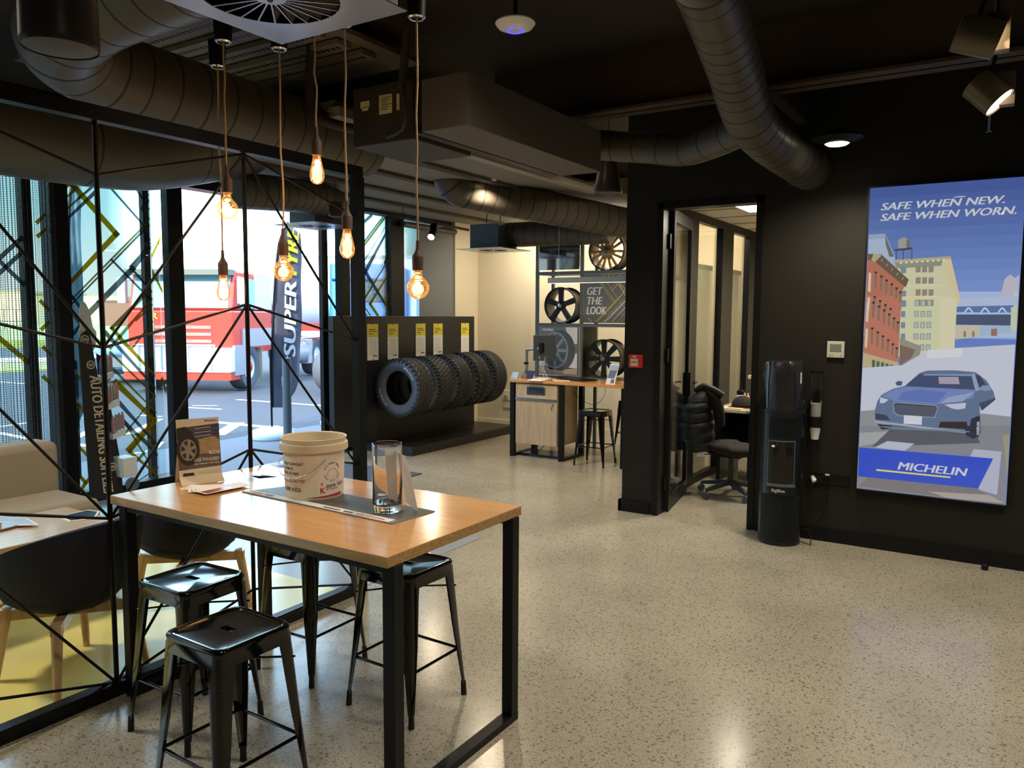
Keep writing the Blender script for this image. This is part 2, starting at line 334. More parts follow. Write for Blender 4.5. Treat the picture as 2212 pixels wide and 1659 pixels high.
# window A (pattern decals, between column and door stack)
yA0, yA1 = fy(143, 420), fy(338)
w = struct('window_1', MB().box(XW-.06, XW-.04, yA0, yA1, .1, 2.95), GLASS)
z5 = lambda L: [(x/5.027, 360+y/5.027) for x, y in L]
z7 = lambda L: [(x/5.027, 640+y/5.027) for x, y in L]
z4 = lambda L: [(x/5.027, 900+y/5.027) for x, y in L]
segA = [(z5([(700, 160), (790, 200), (1262, 730), (765, 1240)]), .075, 0), (z5([(700, 230), (740, 200)]), .04, 0), (z5([(715, 330), (830, 235)]), .035, 2), (z5([(720, 460), (870, 330)]), .03, 2),
 (z5([(725, 560), (1040, 270)]), .05, 1), (z5([(860, 340), (1000, 220)]), .03, 1), (z5([(1200, 230), (1585, 665), (765, 1500)]), .03, 1), (z5([(1640, 570), (1570, 640), (765, 1450)]), .03, 2),
 (z5([(1480, 240), (1660, 460)]), .035, 1), (z5([(1680, 320), (1540, 455), (1700, 650)]), .028, 1), (z5([(1620, 760), (1660, 800)]), .02, 1), (z5([(1660, 840), (1415, 1085)]), .03, 1),
 (z5([(1680, 900), (1440, 1110), (900, 1659)]), .075, 1), (z5([(1215, 1015), (1640, 1450)]), .03, 1), (z5([(1450, 1130), (1670, 1350)]), .035, 1), (z5([(1570, 240), (1700, 380)]), .06, 1),
 (z5([(1700, 260), (1640, 330)]), .03, 2), (z7([(1560, 0), (1215, 345), (1300, 440), (1670, 40)]), .05, 2), (z7([(1200, 560), (1300, 440)]), .04, 0), (z7([(1320, 470), (1700, 840)]), .06, 0),
 (z7([(1150, 400), (1700, 980)]), .06, 1), (z7([(1200, 610), (1690, 1080)]), .035, 2), (z7([(1690, 1080), (1350, 1500)]), .03, 2), (z7([(1200, 760), (1720, 1250)]), .035, 2), (z7([(1260, 940), (1690, 1340)]), .085, 0),
 (z7([(1690, 1340), (1400, 1659)]), .075, 0), (z7([(1290, 1150), (1720, 1600)]), .06, 1), (z7([(1500, 1500), (1700, 1659)]), .03, 2), (z7([(1480, 260), (1690, 100)]), .03, 2), (z7([(1440, 560), (1690, 280)]), .03, 2),
 (z7([(830, 860), (1030, 1010)]), .04, 2), (z7([(820, 1170), (1030, 1350)]), .06, 0), (z7([(780, 180), (930, 400)]), .03, 2), (z7([(780, 0), (930, 200)]), .04, 1), (z7([(800, 400), (930, 250)]), .05, 1),
 (z4([(835, 320), (1000, 470)]), .05, 0), (z4([(855, 640), (930, 720), (880, 800)]), .05, 0), (z4([(930, 720), (990, 650)]), .05, 0), (z4([(1320, 0), (1720, 660)]), .04, 2), (z4([(1700, 60), (1410, 380), (1720, 640)]), .05, 0),
 (z4([(1290, 0), (1720, 400)]), .06, 1), (z4([(1500, 760), (1720, 560)]), .04, 2), (z4([(1440, 530), (1560, 400)]), .04, 2)]
decal(segA, .04, 'pattern_decal', w, XW-.035, (yA0+.01, yA1-.01))
# window 2 behind the curtain
w = struct('window_2', MB().box(XW-.06, XW-.04, -1.5, fy(104, 420), .1, 2.95), GLASS)
mb = MB()
for u, v in ((75, 700),): mb.box(XW-.1, XW, fy(60, 700), fy(80, 700), .1, 2.95)
obj('window_frame', mb, BLK, w)
zc = lambda L: [(x/5.027, 360+y/5.027) for x, y in L]
decal([(zc([(270, 740), (0, 990)]), .05, 1), (zc([(270, 900), (0, 1150)]), .05, 1), (zc([(0, 1030), (290, 1310)]), .05, 1), (z7([(0, 460), (330, 740)]), .06, 0), (zc([(490, 530), (410, 600)]), .05, 0), (zc([(500, 690), (420, 750)]), .05, 0), (z7([(450, 60), (530, 140)]), .05, 0), (z7([(530, 290), (460, 350)]), .05, 0), (z7([(480, 560), (560, 630)]), .05, 0), (z7([(480, 880), (570, 960)]), .05, 0)], .05, 'pattern_decal', w, XW-.035, (-1.4, fy(104, 420)-.01))
# entrance: stacked sliding leaves either side of the opening
d = struct('door_1', MB().box(XW-.12, XW-.02, fy(372), fy(404), 0, 2.95), BLK)
mb = MB().box(XW-.2, XW-.14, fy(336), fy(352), 0, 2.9).box(XW-.2, XW-.14, fy(336), fy(400), 0, .1); obj('door_leaf', mb, BLK, d)
obj('pane', MB().box(XW-.18, XW-.17, fy(352), fy(372), .1, 2.9), GLASS, d)
decal([(z5([(1600, 1050), (1850, 800)]), .09, 0), (z5([(1610, 1060), (1880, 1340)]), .09, 0), (z5([(1760, 430), (1860, 540)]), .06, 1), (z5([(1790, 750), (1860, 660)]), .06, 1), (z5([(1800, 1480), (1870, 1410)]), .04, 2), (z7([(1800, 210), (1880, 290)]), .04, 2), (z7([(1770, 900), (1900, 1020)]), .06, 0)], .05, 'pattern_decal', d, XW-.165, (fy(345), fy(376)))
d = struct('door_2', MB().box(XW-.12, XW-.02, fy(741), fy(760), 0, 2.95), BLK)
mb = MB().box(XW-.2, XW-.14, fy(716), fy(728), 0, 2.9).box(XW-.2, XW-.14, fy(716), fy(745), 0, .12); obj('door_leaf', mb, BLK, d)
obj('pane', MB().box(XW-.18, XW-.17, fy(728), fy(742), .1, 2.9), GLASS, d)
struct('trim_1', MB().box(XW-.16, XW+.02, fy(404), fy(718), 2.9, 3.0), BLK)
# window 3 (right of entrance, pattern), window 4 (blind)
yB0, yB1 = fy(758), fy(846)
w = struct('window_3', MB().box(XW-.06, XW-.04, yB0, yB1, .1, 2.95), GLASS)
obj('window_frame', MB().box(XW-.1, XW, fy(846), fy(874), .1, 2.95), BLK, w)
zr = lambda L: [(720+x/5.027, 420+y/5.027) for x, y in L]
zs = lambda L: [(360+x/5.027, 640+y/5.027) for x, y in L]
decal([(zr([(300, 600), (560, 250)]), .05, 2), (zr([(300, 560), (540, 240)]), .03, 1), (zr([(300, 330), (410, 230)]), .06, 1), (zr([(290, 260), (330, 220)]), .03, 1), (zr([(300, 780), (640, 310)]), .02, 1),
 (zr([(640, 400), (350, 840), (640, 1240)]), .09, 1), (zr([(640, 640), (560, 740), (640, 860)]), .04, 1), (zr([(575, 540), (640, 620)]), .02, 1), (zr([(640, 720), (310, 1180)]), .05, 2), (zr([(640, 880), (400, 1190), (480, 1310)]), .06, 0),
 (zr([(640, 1080), (570, 1180), (640, 1260)]), .06, 0), (zr([(310, 1180), (400, 1310)]), .03, 2), (zr([(300, 1230), (360, 1310)]), .03, 1), (zr([(640, 1260), (600, 1310)]), .09, 0), (zr([(590, 1010), (640, 1070)]), .02, 1),
 (zs([(1985, 1030), (1890, 1230)]), .05, 2), (zs([(1890, 1200), (1990, 1340)]), .05, 1), (zs([(1900, 140), (1990, 360)]), .08, 0), (zs([(1890, 950), (1990, 840)]), .03, 2), (zs([(1900, 1080), (2000, 1240)]), .08, 0), (zs([(1900, 1480), (1990, 1380)]), .03, 2)], .05, 'pattern_decal', w, XW-.035, (yB0+.01, yB1-.01))
w = struct('window_4', MB().box(XW-.06, XW-.04, fy(874), fy(974), .1, 2.95), GLASS)
obj('window_frame', MB().box(XW-.1, XW, fy(966, 600), fy(976, 600), .1, 2.95), ALU, w)
# soffit with battens, beams
SOF = mat('grey_soffit', S(130, 124, 116), .8); DARK = mat('dark_batten', S(70, 62, 54), .7)
struct('trim_2', MB().box(XW, -3.75, 3.75, 9.65, 3.0, 3.06), SOF)
mb = MB()
for x in (-4.35, -4.95, -5.6, -6.2): mb.box(x-.05, x+.05, 3.75, 9.6, 2.97, 3.0)
struct('trim_3', mb, DARK)
mb = MB().box(-3.75, -3.66, 3.7, 7.4, 2.94, 3.0)
struct('trim_4', mb, mat('strip_steel', S(150, 144, 130), .5))
bz = at(1700, 183, y=5.0).z
struct('trim_5', MB().box(-3.4, 3.2, 5.0, 5.2, bz, bz+.02).box(-3.4, 3.2, 5.09, 5.11, bz, 3.5), mat('steel_beam', S(70, 58, 46), .6))
struct('trim_6', MB().box(-1.4, -1.32, 5.2, 6.12, bz+.02, bz+.14), mat('steel_beam', S(70, 58, 46), .6))
# perforated metal deck tray
mb = MB(); c = at(520, 85, z=3.35); 
for i in range(5): mb.box(c.x-1.6, c.x+.5, c.y-.35+i*.22, c.y-.22+i*.22, 3.33, 3.36); 
mb.k = 1
for i in range(5):
    for j in range(46): mb.box(c.x-1.5+j*.043, c.x-1.48+j*.043, c.y-.3+i*.22, c.y-.27+i*.22, 3.328, 3.331)
mb.k = 0; mb.box(c.x-1.7, c.x+.6, c.y-.5, c.y+1, 3.37, 3.4)
struct('trim_7', mb, [mat('deck_tray', S(120, 110, 98), .6), BLK])
# ---------------------------------------------------------------- office behind the dark wall
XP = -2.62
TILE = mat('ceiling_tile', S(196, 188, 170), .9)
mb = MB().box(XP-.03, 3.2, YD+.13, YB, 2.68, 2.74); mb.k = 1
for x in (-1.75, -.55, .65): mb.box(x-.012, x+.012, YD+.13, YB, 2.672, 2.68)
for y in (6.7, 7.3, 7.9, 8.5, 9.1): mb.box(XP, 3.2, y-.012, y+.012, 2.674, 2.681)
struct('ceiling_office', mb, [TILE, mat('ceiling_grid', S(150, 142, 124), .7)])
def py(u, v=600): return at(u, v, x=XP).y
mul = MB().box(XP-.03, XP+.03, YD+.13, YB, 2.6, 2.68).box(XP-.03, XP+.03, YD+.13, YB, 0, .07)
for a, b in ((1479, 1500), (1553, 1576), (1612, 1624), (1627, 1636)): mul.box(XP-.035, XP+.035, py(a), py(b), 0, 2.6)
struct('wall_office_partition', mul, BLK)
w = struct('window_5', MB().box(XP-.008, XP, YD+.14, YB, .07, 2.6), CLEAR)
FROST = mat('frosted_film', S(150, 152, 118), .5, alpha=.72)
mb = MB().box(XP-.012, XP-.009, py(1500)+.0, py(1541), .3, at(1520, 582, x=XP).z).box(XP-.012, XP-.009, py(1576), py(1603), .3, at(1590, 590, x=XP).z)
mb.box(XP-.012, XP-.009, 6.3, py(1462), .3, at(1520, 582, x=XP).z)
obj('frosted_film', mb, FROST, w)
mb = MB()
for a, b in ((py(1500), py(1541)), (py(1576), py(1603))):
    zt = at(1520, 582, x=XP).z; mb.box(XP-.014, XP-.008, a, b, zt, zt+.05).box(XP-.014, XP-.008, b-.012, b, .3, zt)
obj('film_border', mb, mat('film_border', S(120, 124, 100), .5), w)
# office door: frame + open glazed leaf
d = struct('door_3', MB().box(-2.47, -2.42, YD-.01, YD+.14, 0, 2.6).box(-1.67, -1.62, YD-.01, YD+.14, 0, 2.6).box(-2.47, -1.62, YD-.01, YD+.14, 2.55, 2.6), BLK)
H0, H1 = V((-2.405, 6.27, 0)), V((-2.545, 7.12, 0)); dd = (H1-H0).normalized(); nn = V((dd.y, -dd.x, 0))
def leafbox(mb, a, b, z0, z1, t=.042, off=0., k=None):
    P = H0+dd*a+nn*(off-t/2); Q = H0+dd*b+nn*(off-t/2)
    mb.prism([(P.x, P.y, z0), (Q.x, Q.y, z0), (Q.x, Q.y, z1), (P.x, P.y, z1)], nn*t, k)
Lw = (H1-H0).length
mb = MB(); leafbox(mb, 0, .075, .01, 2.57); leafbox(mb, Lw-.075, Lw, .01, 2.57); leafbox(mb, .075, Lw-.075, .01, .13); leafbox(mb, .075, Lw-.075, 2.47, 2.57)
obj('door_leaf', mb, BLK, d)
mb = MB(); leafbox(mb, .075, Lw-.075, .13, 2.47, .008); obj('pane', mb, CLEAR, d)
mb = MB()
for z in (.25, 1.35, 2.3): mb.box(-2.425, -2.4, 6.22, 6.27, z-.06, z+.06)
obj('hinge', mb, BLK, d)
mb = MB(); leafbox(mb, Lw-.06, Lw-.01, .93, 1.15, .08, .0); P = H0+dd*(Lw-.03)+nn*.06
mb.tube([P+V((0, 0, 1.06)), P+nn*.03+V((0, 0, 1.06)), P+nn*.03-dd*.12+V((0, 0, 1.06))], .009, 8); obj('door_handle', mb, BLK, d)
# outside ground, kerb, grass
ASP = mat('asphalt', S(64, 66, 71), .85, bump=.3, bscale=60, var=.07, vscale=3)
struct('car_park', MB().box(-60, -8.8, -40, 60, -.14, -.02), ASP)
struct('pavement', MB().box(-8.8, -6.95, -40, 40, -.14, -.005), mat('exposed_aggregate', S(98, 100, 104), .8, bump=.5, bscale=90, var=.2, vscale=70))
LINE = mat('road_paint', S(206, 200, 172), .7)
mb = MB()
def gl(a, b, w): 
    A, B = at(*a, z=-.018), at(*b, z=-.018); mb.strip(A, B, w, (0, 0, 1), lift=.001)
for a, b, ww in (((512, 863), (720, 878), .12), ((467, 912), (655, 930), .16), ((515, 913), (470, 940), .2), ((572, 925), (545, 945), .2), ((398, 880), (478, 884), .1), ((415, 876), (470, 876), .05),
                 ((165, 945), (205, 925), .12), ((165, 960), (205, 965), .12), ((280, 938), (345, 905), .12), ((290, 978), (345, 985), .12), ((300, 1000), (345, 955), .12), ((180, 903), (205, 900), .08), ((300, 897), (350, 900), .08),
                 ((0, 825), (55, 829), .1), ((0, 922), (60, 913), .1), ((0, 935), (62, 948), .1), ((700, 845), (720, 845), .08)): gl(a, b, ww)
struct('road_marking', mb, LINE)
GRS = mat('grass', S(140, 148, 84), .95, var=.18, vscale=1.5, bump=.4, bscale=40)
def gpoly(L, z0, z1): 
    P = [at(u, v, z=0) for u, v in L]; return MB().prism([(p.x, p.y, z0) for p in P], (0, 0, z1-z0))
struct('lawn', gpoly([(-700, 830), (215, 796), (215, 783), (-700, 800)], -.02, .04), GRS)
struct('road_kerb', gpoly([(-700, 790), (215, 779), (215, 774), (-700, 783)], -.02, .05), mat('kerb_stone', S(200, 196, 180), .8))
struct('lawn_far', gpoly([(-900, 768), (330, 745), (330, 706), (-900, 706)], -.02, .35), GRS)
# ================================================================ SCREEN (frame with rods)
XS = -3.25
t = thing('screen_frame', 'tall black steel screen frame with triangular rod bracing between lounge and concrete floor', 'screen', (XS, 2.4, 0))
mb = MB().box(XS-.03, XS+.03, .2, 3.44, 2.475, 2.535); obj('top_rail', mb, BLK, t)
obj('bottom_rail', MB().box(XS-.03, XS+.03, .2, 3.44, 0, .06), BLK, t)
obj('post', MB().box(XS-.03, XS+.03, 3.39, 3.45, .06, 2.475), BLK, t)
obj('post', MB().box(XS-.02, XS+.02, .2, .24, .06, 2.475), BLK, t)
ys = {'A': 1.87, 'B': 2.62, 'C': 3.385, 'Z': 1.12, 'Y': .37}
up_ = [2.255, 1.532, .79, .05]; lo_ = [2.47, 1.727, .987, .25]
N = {}
for k in 'ACY': N[k] = [V((XS, ys[k], z)) for z in up_]
for k in 'BZ': N[k] = [V((XS, ys[k], z)) for z in lo_]
obj('rod_upright', MB().tube([(XS, 1.87, 2.475), (XS, 1.87, .06)], .011, 10), BLK, t)
obj('rod_upright', MB().tube([(XS, 2.62, 2.475), (XS, 2.62, .06)], .011, 10), BLK, t)
obj('rod_upright', MB().tube([(XS, 1.12, 2.475), (XS, 1.12, .06)], .011, 10), BLK, t)
for hi, lows in (('B', 'AC'), ('Z', 'AY')):
    for lo in lows:
        for i in range(4):
            obj('brace_rod', MB().tube([N[hi][i], N[lo][i]], .0065, 8), BLK, t)
            if i < 3: obj('brace_rod', MB().tube([N[hi][i], N[lo][i+1]], .0065, 8), BLK, t)
# ================================================================ BAR TABLE
TOPW = wood_mat('table_wood', S(208, 148, 84), S(222, 168, 102), 0, 3., .24)
EDGE = wood_mat('table_edge_wood', S(150, 112, 62), S(182, 142, 88), 0, 4., .4)
t = thing('bar_table', 'tall table with honey oak top on square black steel legs beside the screen', 'table', (-2.435, 2.26, 0))
mb = MB().box(-3.22, -1.65, 1.855, 2.68, .862, .9); mb.m = [1, 0, 1, 1, 1, 1]
obj('tabletop', mb, [TOPW, EDGE], t, bevel=.003)
for x in (-3.2, -1.695):
    for y in (1.88, 2.605): obj('leg', MB().box(x-.0, x+.05, y, y+.05, 0 if x < -2 else .03, .862), BLK, t, bevel=.003)
obj('foot_rail', MB().box(-1.695, -1.645, 1.88, 2.655, 0, .03), BLK, t)
obj('foot_rail', MB().box(-3.2, -3.15, 1.93, 2.605, 0, .03), BLK, t)
obj('top_frame', MB().box(-3.15, -1.695, 1.885, 1.92, .832, .862).box(-3.15, -1.695, 2.615, 2.65, .832, .862), BLK, t)
# ================================================================ STOOLS
def rrect(hx, hy, r, n=5):
    P = []
    for cx, cy, a in ((hx-r, hy-r, 0), (-hx+r, hy-r, 90), (-hx+r, -hy+r, 180), (hx-r, -hy+r, 270)):
        for i in range(n+1): q = math.radians(a+90*i/n); P.append((cx+r*math.cos(q), cy+r*math.sin(q)))
    return P
def loft(rings, cap0=True, cap1=True):
    mb = MB(); n = len(rings[0]); vs = [p for r in rings for p in r]; fs = []
    for i in range(len(rings)-1):
        for j in range(n): fs.append((i*n+j, i*n+(j+1) % n, (i+1)*n+(j+1) % n, (i+1)*n+j))
    if cap0: fs.append(tuple(range(n))[::-1])
    if cap1: fs.append(tuple((len(rings)-1)*n+j for j in range(n)))
    return mb.add(vs, fs)
def make_stool():
    root = thing('metal_stool', 'x', 'stool'); h = .62; a = .145
    def ring(s, z, r): return [(x, y, z) for x, y in rrect(s, s, r)]
    # seat: skirt, rolled rim, shallow dish with a hand slot
    R = [ring(a+.006, h-.062, .03), ring(a+.004, h-.02, .032), ring(a+.007, h-.008, .036), ring(a+.003, h, .038), ring(a-.008, h+.001, .034), ring(a-.016, h-.005, .03)]
    n = len(R[0]); slot = []
    for i in range(n):
        q = 2*PI*(i+.5)/n+.0; x, y = R[-1][i][0], R[-1][i][1]; L = math.atan2(y, x)
        slot.append((.034*max(-1, min(1, 1.3*math.cos(L))), .014*max(-1, min(1, 1.3*math.sin(L))), h-.006))
    R += [ring(a-.02, h-.006, .028), [(x*1.35, y*1.5, z) for x, y, z in slot], slot, [(x, y, h-.03) for x, y, z in slot]]
    obj('seat', loft(R, False, False), BLKG, root, smooth=50)
    b = .185
    for sx in (1, -1):
        for sy in (1, -1):
            # folded sheet leg: L section, wide at the top, narrow at the foot
            top, bot = V((sx*(a+.002), sy*(a+.002), h-.03)), V((sx*b, sy*b, .035))
            rings = []
            for f, w in ((0, .062), (.12, .055), (.5, .044), (.85, .026), (.97, .02)):
                p = top.lerp(bot, f); e = .004; c = min(.016, w*.4)
                prof = [(-w, 0), (-c, 0), (-c*.3, -c*.3), (0, -c), (0, -w), (-e, -w), (-e, -c), (-c*.3-e*.7, -c*.3-e*.7), (-c, -e), (-w, -e)]
                rings.append([(p.x+sx*q[0], p.y+sy*q[1], p.z) for q in prof])
            obj('leg', loft(rings), BLKG, root, smooth=60)
            q = top.lerp(bot, .95); obj('foot', MB().tube([q+V((-sx*.008, -sy*.008, 0)), V((sx*b-sx*.008, sy*b-sy*.008, 0))], [.011, .013], 10), mat('stool_foot_rubber', S(20, 20, 20), .7), root)
    z = .215; s = a+(b-a)*(h-.03-z)/(h-.065)-.012
    for x0, y0, x1, y1 in ((-s, -s, s, -s), (s, -s, s, s), (s, s, -s, s), (-s, s, -s, -s)):
        obj('stretcher', MB().tube([(x0, y0, z), (x1, y1, z)], .0065, 8), BLKG, root)
    z = .5; s = a+.008
    for x0, y0, x1, y1 in ((-s, -s, s, s), (s, -s, -s, s)): obj('cross_brace', MB().tube([(x0, y0, z), (0, 0, z+.01), (x1, y1, z)], .004, 6), BLKG, root)
    return root
st0 = make_stool(); gS = 'glossy black metal stools at the bar table'
def place(o, x, y, rz, label, group): o.location = (x, y, 0); o.rotation_euler = (0, 0, rz); o['label'] = label; o['group'] = group
place(st0, -2.18, 1.65, -.02, 'glossy black metal stool nearest the camera, in front of the bar table', gS)
for x, y, rz, lab, g in ((-2.735, 1.905, .03, 'black metal stool beside the near left table leg, its seat reflecting the sky', gS), (-2.75, 2.55, .02, 'black metal stool tucked under the bar table on the side of the screen', gS),
        (-2.14, 2.53, -.02, 'black metal stool behind the near right leg of the bar table', gS), (-3.885, 7.89, .05, 'black metal stool tucked under the reception desk in front', 'stools at the reception desk'),
        (-3.95, 9.08, .1, 'black metal stool half hidden behind the reception desk leg', 'stools at the reception desk')):
    dup(st0, (x, y, 0), rz, lab, g)
# ================================================================ ON THE BAR TABLE
ZT = .9
mb = MB(); P = [V((-2.80, 2.205, ZT)), V((-1.90, 2.165, ZT)), V((-1.885, 2.405, ZT)), V((-2.70, 2.43, ZT))]
mb.prism(P, (0, 0, .004), 0)
q = lambda s, tt, z=ZT+.0043: P[0].lerp(P[1], s).lerp(P[3].lerp(P[2], s), tt)*1 + V((0, 0, z-ZT))
mb.poly([q(.01, .03), q(.97, .03), q(.97, .2), q(.01, .2)], 1)
mb.poly([q(.01, .22), q(.99, .22), q(.99, .97), q(.01, .97)], 2)
ux = (P[1]-P[0]).normalized(); uy = V((-ux.y, ux.x, 0))
for a0, a1, k in ((.55, .66, 3), (.68, .74, 3), (.76, .81, 4), (.82, .93, 4), (.03, .12, 4), (.14, .2, 3)): mb.strip(q(a0, .1, ZT+.0048), q(a1, .1, ZT+.0048), .011, (0, 0, 1), k)
for i in range(7): mb.strip(q(.45+i*.02, .45+i*.06, ZT+.0048), q(.85+i*.01, .3+i*.06, ZT+.0048), .003, (0, 0, 1), 5)
one('display_board', mb, [mat('board_edge', S(120, 122, 124), .5), PAPER, mat('board_photo', S(84, 86, 84), .45, var=.3, vscale=9), INK, mat('ink_orange', S(214, 92, 44), .6), mat('photo_grey', S(60, 62, 62), .5)], 'long flat grey printed board lying on the oak table under the bucket', 'board')
# bucket
bc = V((-2.49, 2.34, ZT+.004)); BK = mat('bucket_plastic', S(226, 214, 184), .35, trans=.0)
t = thing('bucket', 'cream plastic charity collection bucket with printed label on the oak table', 'bucket', bc)
h = .255
prof = [(0, .004), (.113, .004), (.118, 0), (.121, .006), (.1265, .17), (.128, .2), (.142, .202), (.144, .21), (.142, .232), (.134, .236), (.137, .25), (.139, .255), (.136, .257), (.131, .253), (.127, .17), (.118, .01), (0, .008)]
obj('body', MB().lathe(prof, bc, n=48), BK, t, smooth=30)
# label wrapped round the wall: angle measured from the direction towards the camera
ac = math.atan2(-bc.y, -bc.x)
def wrap(a, z, lift=.0008):
    r = .121+(.1265-.121)*(z-.006)/.164+lift; return bc+V((r*math.cos(ac+a), r*math.sin(ac+a), z))
mb = MB()
for a0, a1, k in ((-1.6, .1, 0), (.1, 1.6, 1)):
    for i in range(14):
        b0, b1 = a0+(a1-a0)*i/14, a0+(a1-a0)*(i+1)/14
        mb.add([wrap(b0, .012), wrap(b1, .012), wrap(b1, .19), wrap(b0, .19)], [(0, 1, 2, 3)], k)
obj('paper_label', mb, [mat('label_white', S(232, 222, 200), .5), mat('label_white_b', S(238, 228, 210), .5)], t)
mb = MB()
def wtext(s, a, z, size, k, bold=.01, rot=0., align='LEFT', lift=.0014, sp=1.):
    vs_, fs_ = text2d(s, size, bold, 0, align, sp); mb.add([wrap(a+(x*math.cos(rot)-y*math.sin(rot))/.124, z+x*math.sin(rot)+y*math.cos(rot), lift) for x, y in vs_], fs_, k)
for s, z, sz, a_ in (('TO HELP SUPPORT', .148, .0165, -.36), ('TEAM 05', .128, .0165, -.74), ('YOUR CK1000', .108, .0165, -.54), ('DONATIONS GO TO', .077, .0175, -.32), ('CURE KIDS', .038, .022, -.47)): wtext(s, a_, z, sz, 0, .015, 0., 'RIGHT')
for s, z0, rr, up in (('AVIS BUDGET GROUP', .118, .034, 1), ('CURE KIDS TOUR', .118, .041, -1)):
    n = len(s)
    for i, ch in enumerate(s):
        th = PI*(.88-.76*i/(n-1)) if up > 0 else -PI*(.88-.76*i/(n-1)); rt = th-PI/2 if up > 0 else th+PI/2
        if ch != ' ': wtext(ch, .62+rr*math.cos(th)/.124, z0+rr*math.sin(th), .0085, 0, .03, rt, 'CENTER')
car = [(-.026, -.008), (-.02, .002), (-.01, .012), (.012, .013), (.022, .003), (.028, -.002), (.026, -.012), (-.024, -.014)]
for a, b in zip(car, car[1:]+car[:1]):
    pa, pb = wrap(.62+a[0]/.124, .118+a[1], .0015), wrap(.62+b[0]/.124, .118+b[1], .0015); mb.beam(pa, pb, .0012, k=3)
wtext('cure', .38, .052, .026, 2, .02); wtext('kids', .84, .054, .026, 2, .01); wtext('RED NOSE DAY', .38, .042, .009, 1, .02)
wtext('c', .2, .064, .022, 1, .03); wtext('K', .17, .03, .034, 1, .03, .0)
for i in range(10): mb.add([wrap(-.25+i*.13, .012, .0015), wrap(-.12+i*.13, .012, .0015), wrap(-.12+i*.13, .014+.0012*i, .0015), wrap(-.25+i*.13, .014+.0011*i, .0015)], [(0, 1, 2, 3)], 1)
obj('lettering', mb, [INK, mat('ink_red', S(196, 52, 40), .6), mat('ink_navy', S(52, 60, 110), .6), mat('ink_pink', S(208, 150, 132), .6)], t)
hp = [wrap(.33+i*(-1.42)/14, .172-.078*math.sin(PI/2*min(1, i/11))+(.0 if i < 12 else (i-11)*.001), .007+.028*math.sin(PI*i/14)) for i in range(15)]
hp2 = [wrap(.33, .172, .004)]+hp+[wrap(-1.3, .11, .02), wrap(-1.75, .15, .02), wrap(-2.5, .185, .006)]
obj('wire_handle', MB().tube(smooth_path(hp2, .01), .0016, 6), STEEL, t, smooth=60)
g = [hp[9], hp[11], hp[13]]; obj('handle_grip', MB().tube(smooth_path([hp[10], hp[12], hp[14]], .01), .0065, 10), BK, t, smooth=60)
# glass vase with paper
gc = V((-2.045, 2.305, ZT+.005)); CG = mat('vase_glass', (1, 1, 1, 1), .0, trans=1., ior=1.45)
t = thing('glass_vase', 'tall clear cylinder glass vase holding folded paper on the oak table', 'vase', gc)
obj('body', MB().lathe([(.0, 0), (.055, 0), (.058, .004), (.059, .02), (.059, .27), (.0575, .271), (.056, .27), (.056, .034), (.05, .026), (0, .024)], gc, n=48), CG, t, smooth=40)
pc = gc+V((.02, .012, .045))
mb = MB().add([pc+V((-.028, 0, .0)), pc+V((.018, .012, -.02)), pc+V((.012, .01, .19)), pc+V((-.04, 0, .2))], [(0, 1, 2, 3)]).add([pc+V((.018, .012, -.02)), pc+V((.06, .035, -.04)), pc+V((.036, .028, .165)), pc+V((.012, .01, .19))], [(0, 1, 2, 3)])
def sheet(name, pts, th, m, label, cat, group=None):
    mb = MB(); n = (V(pts[1])-V(pts[0])).cross(V(pts[2])-V(pts[0])).normalized(); mb.prism(pts, n*th); return one(name, mb, m, label, cat, group)
mb2 = MB().prism([pc+V((-.02, -.01, .0)), pc+V((.018, .004, -.018)), pc+V((.014, .004, .19)), pc+V((-.032, -.012, .2))], (0, .001, 0)).prism([pc+V((.062, .03, .11)), pc+V((.085, .05, -.052)), pc+V((.046, .024, -.01)), pc+V((.018, .004, .19)), pc+V((.044, .02, .175))], (0, .001, 0))
one('folded_paper', mb2, PAPER, 'folded white paper standing up out of the tall glass vase', 'paper')
rnd = random.Random(3)
for i in range(5):
    a = rnd.random()*6; p = gc+V((.024*math.cos(a), .024*math.sin(a), .04+i*.0035)); r3 = Matrix.Rotation(a, 3, 'Z')@Matrix.Rotation(.5*(i % 3-1), 3, 'X')
    mb = MB().box(p.x-.016, p.x+.016, p.y-.01, p.y+.01, p.z-.0004, p.z+.0004, rot=r3)
    one('paper_slip', mb, [PAPER, mat('slip_blue', S(150, 160, 190), .6)][i % 2], 'small white paper slips lying in the bottom of the glass vase' if i % 2 == 0 else 'small pale blue paper slips lying in the bottom of the glass vase', 'paper', 'paper slips in the vase')
# counter card
b0, b1 = V((-3.165, 2.15, ZT)), V((-3.095, 2.335, ZT)); ux = (b1-b0).normalized(); nb = V((ux.y, -ux.x, 0)); uy = (V((0, 0, 1))-nb*.13).normalized(); nf = ux.cross(uy)
if nf.dot(nb) < 0: nf = -nf
Wc = .19; Hc = .285; B = b0+V((0, 0, .012))+nb*.01
t = thing('counter_card', 'standing advertising card with off-road wheel picture on the corner of the oak table', 'sign', b0)
cp = lambda s, tt, l=0.: B+ux*(s*Wc)+uy*(tt*Hc)+nf*l
mb = MB().prism([cp(0, 0), cp(1, 0), cp(1, 1), cp(0, 1)], -nf*.002)
mb.prism([b0+nb*.05+V((0, 0, .001)), b0+nb*.05+ux*Wc+V((0, 0, .001)), cp(1, .08), cp(0, .08)], -nf*.0015)
mb.prism([b0-nb*.07, b0-nb*.07+ux*Wc, cp(1, .55, -.003), cp(0, .55, -.003)], -nf*.0015)
obj('card', mb, mat('card_cream', S(222, 204, 176), .5), t)
mb = MB(); L1 = .0006
mb.poly([cp(.0, .18, L1), cp(1, .2, L1), cp(1, .9, L1), cp(.0, .86, L1)], 0)
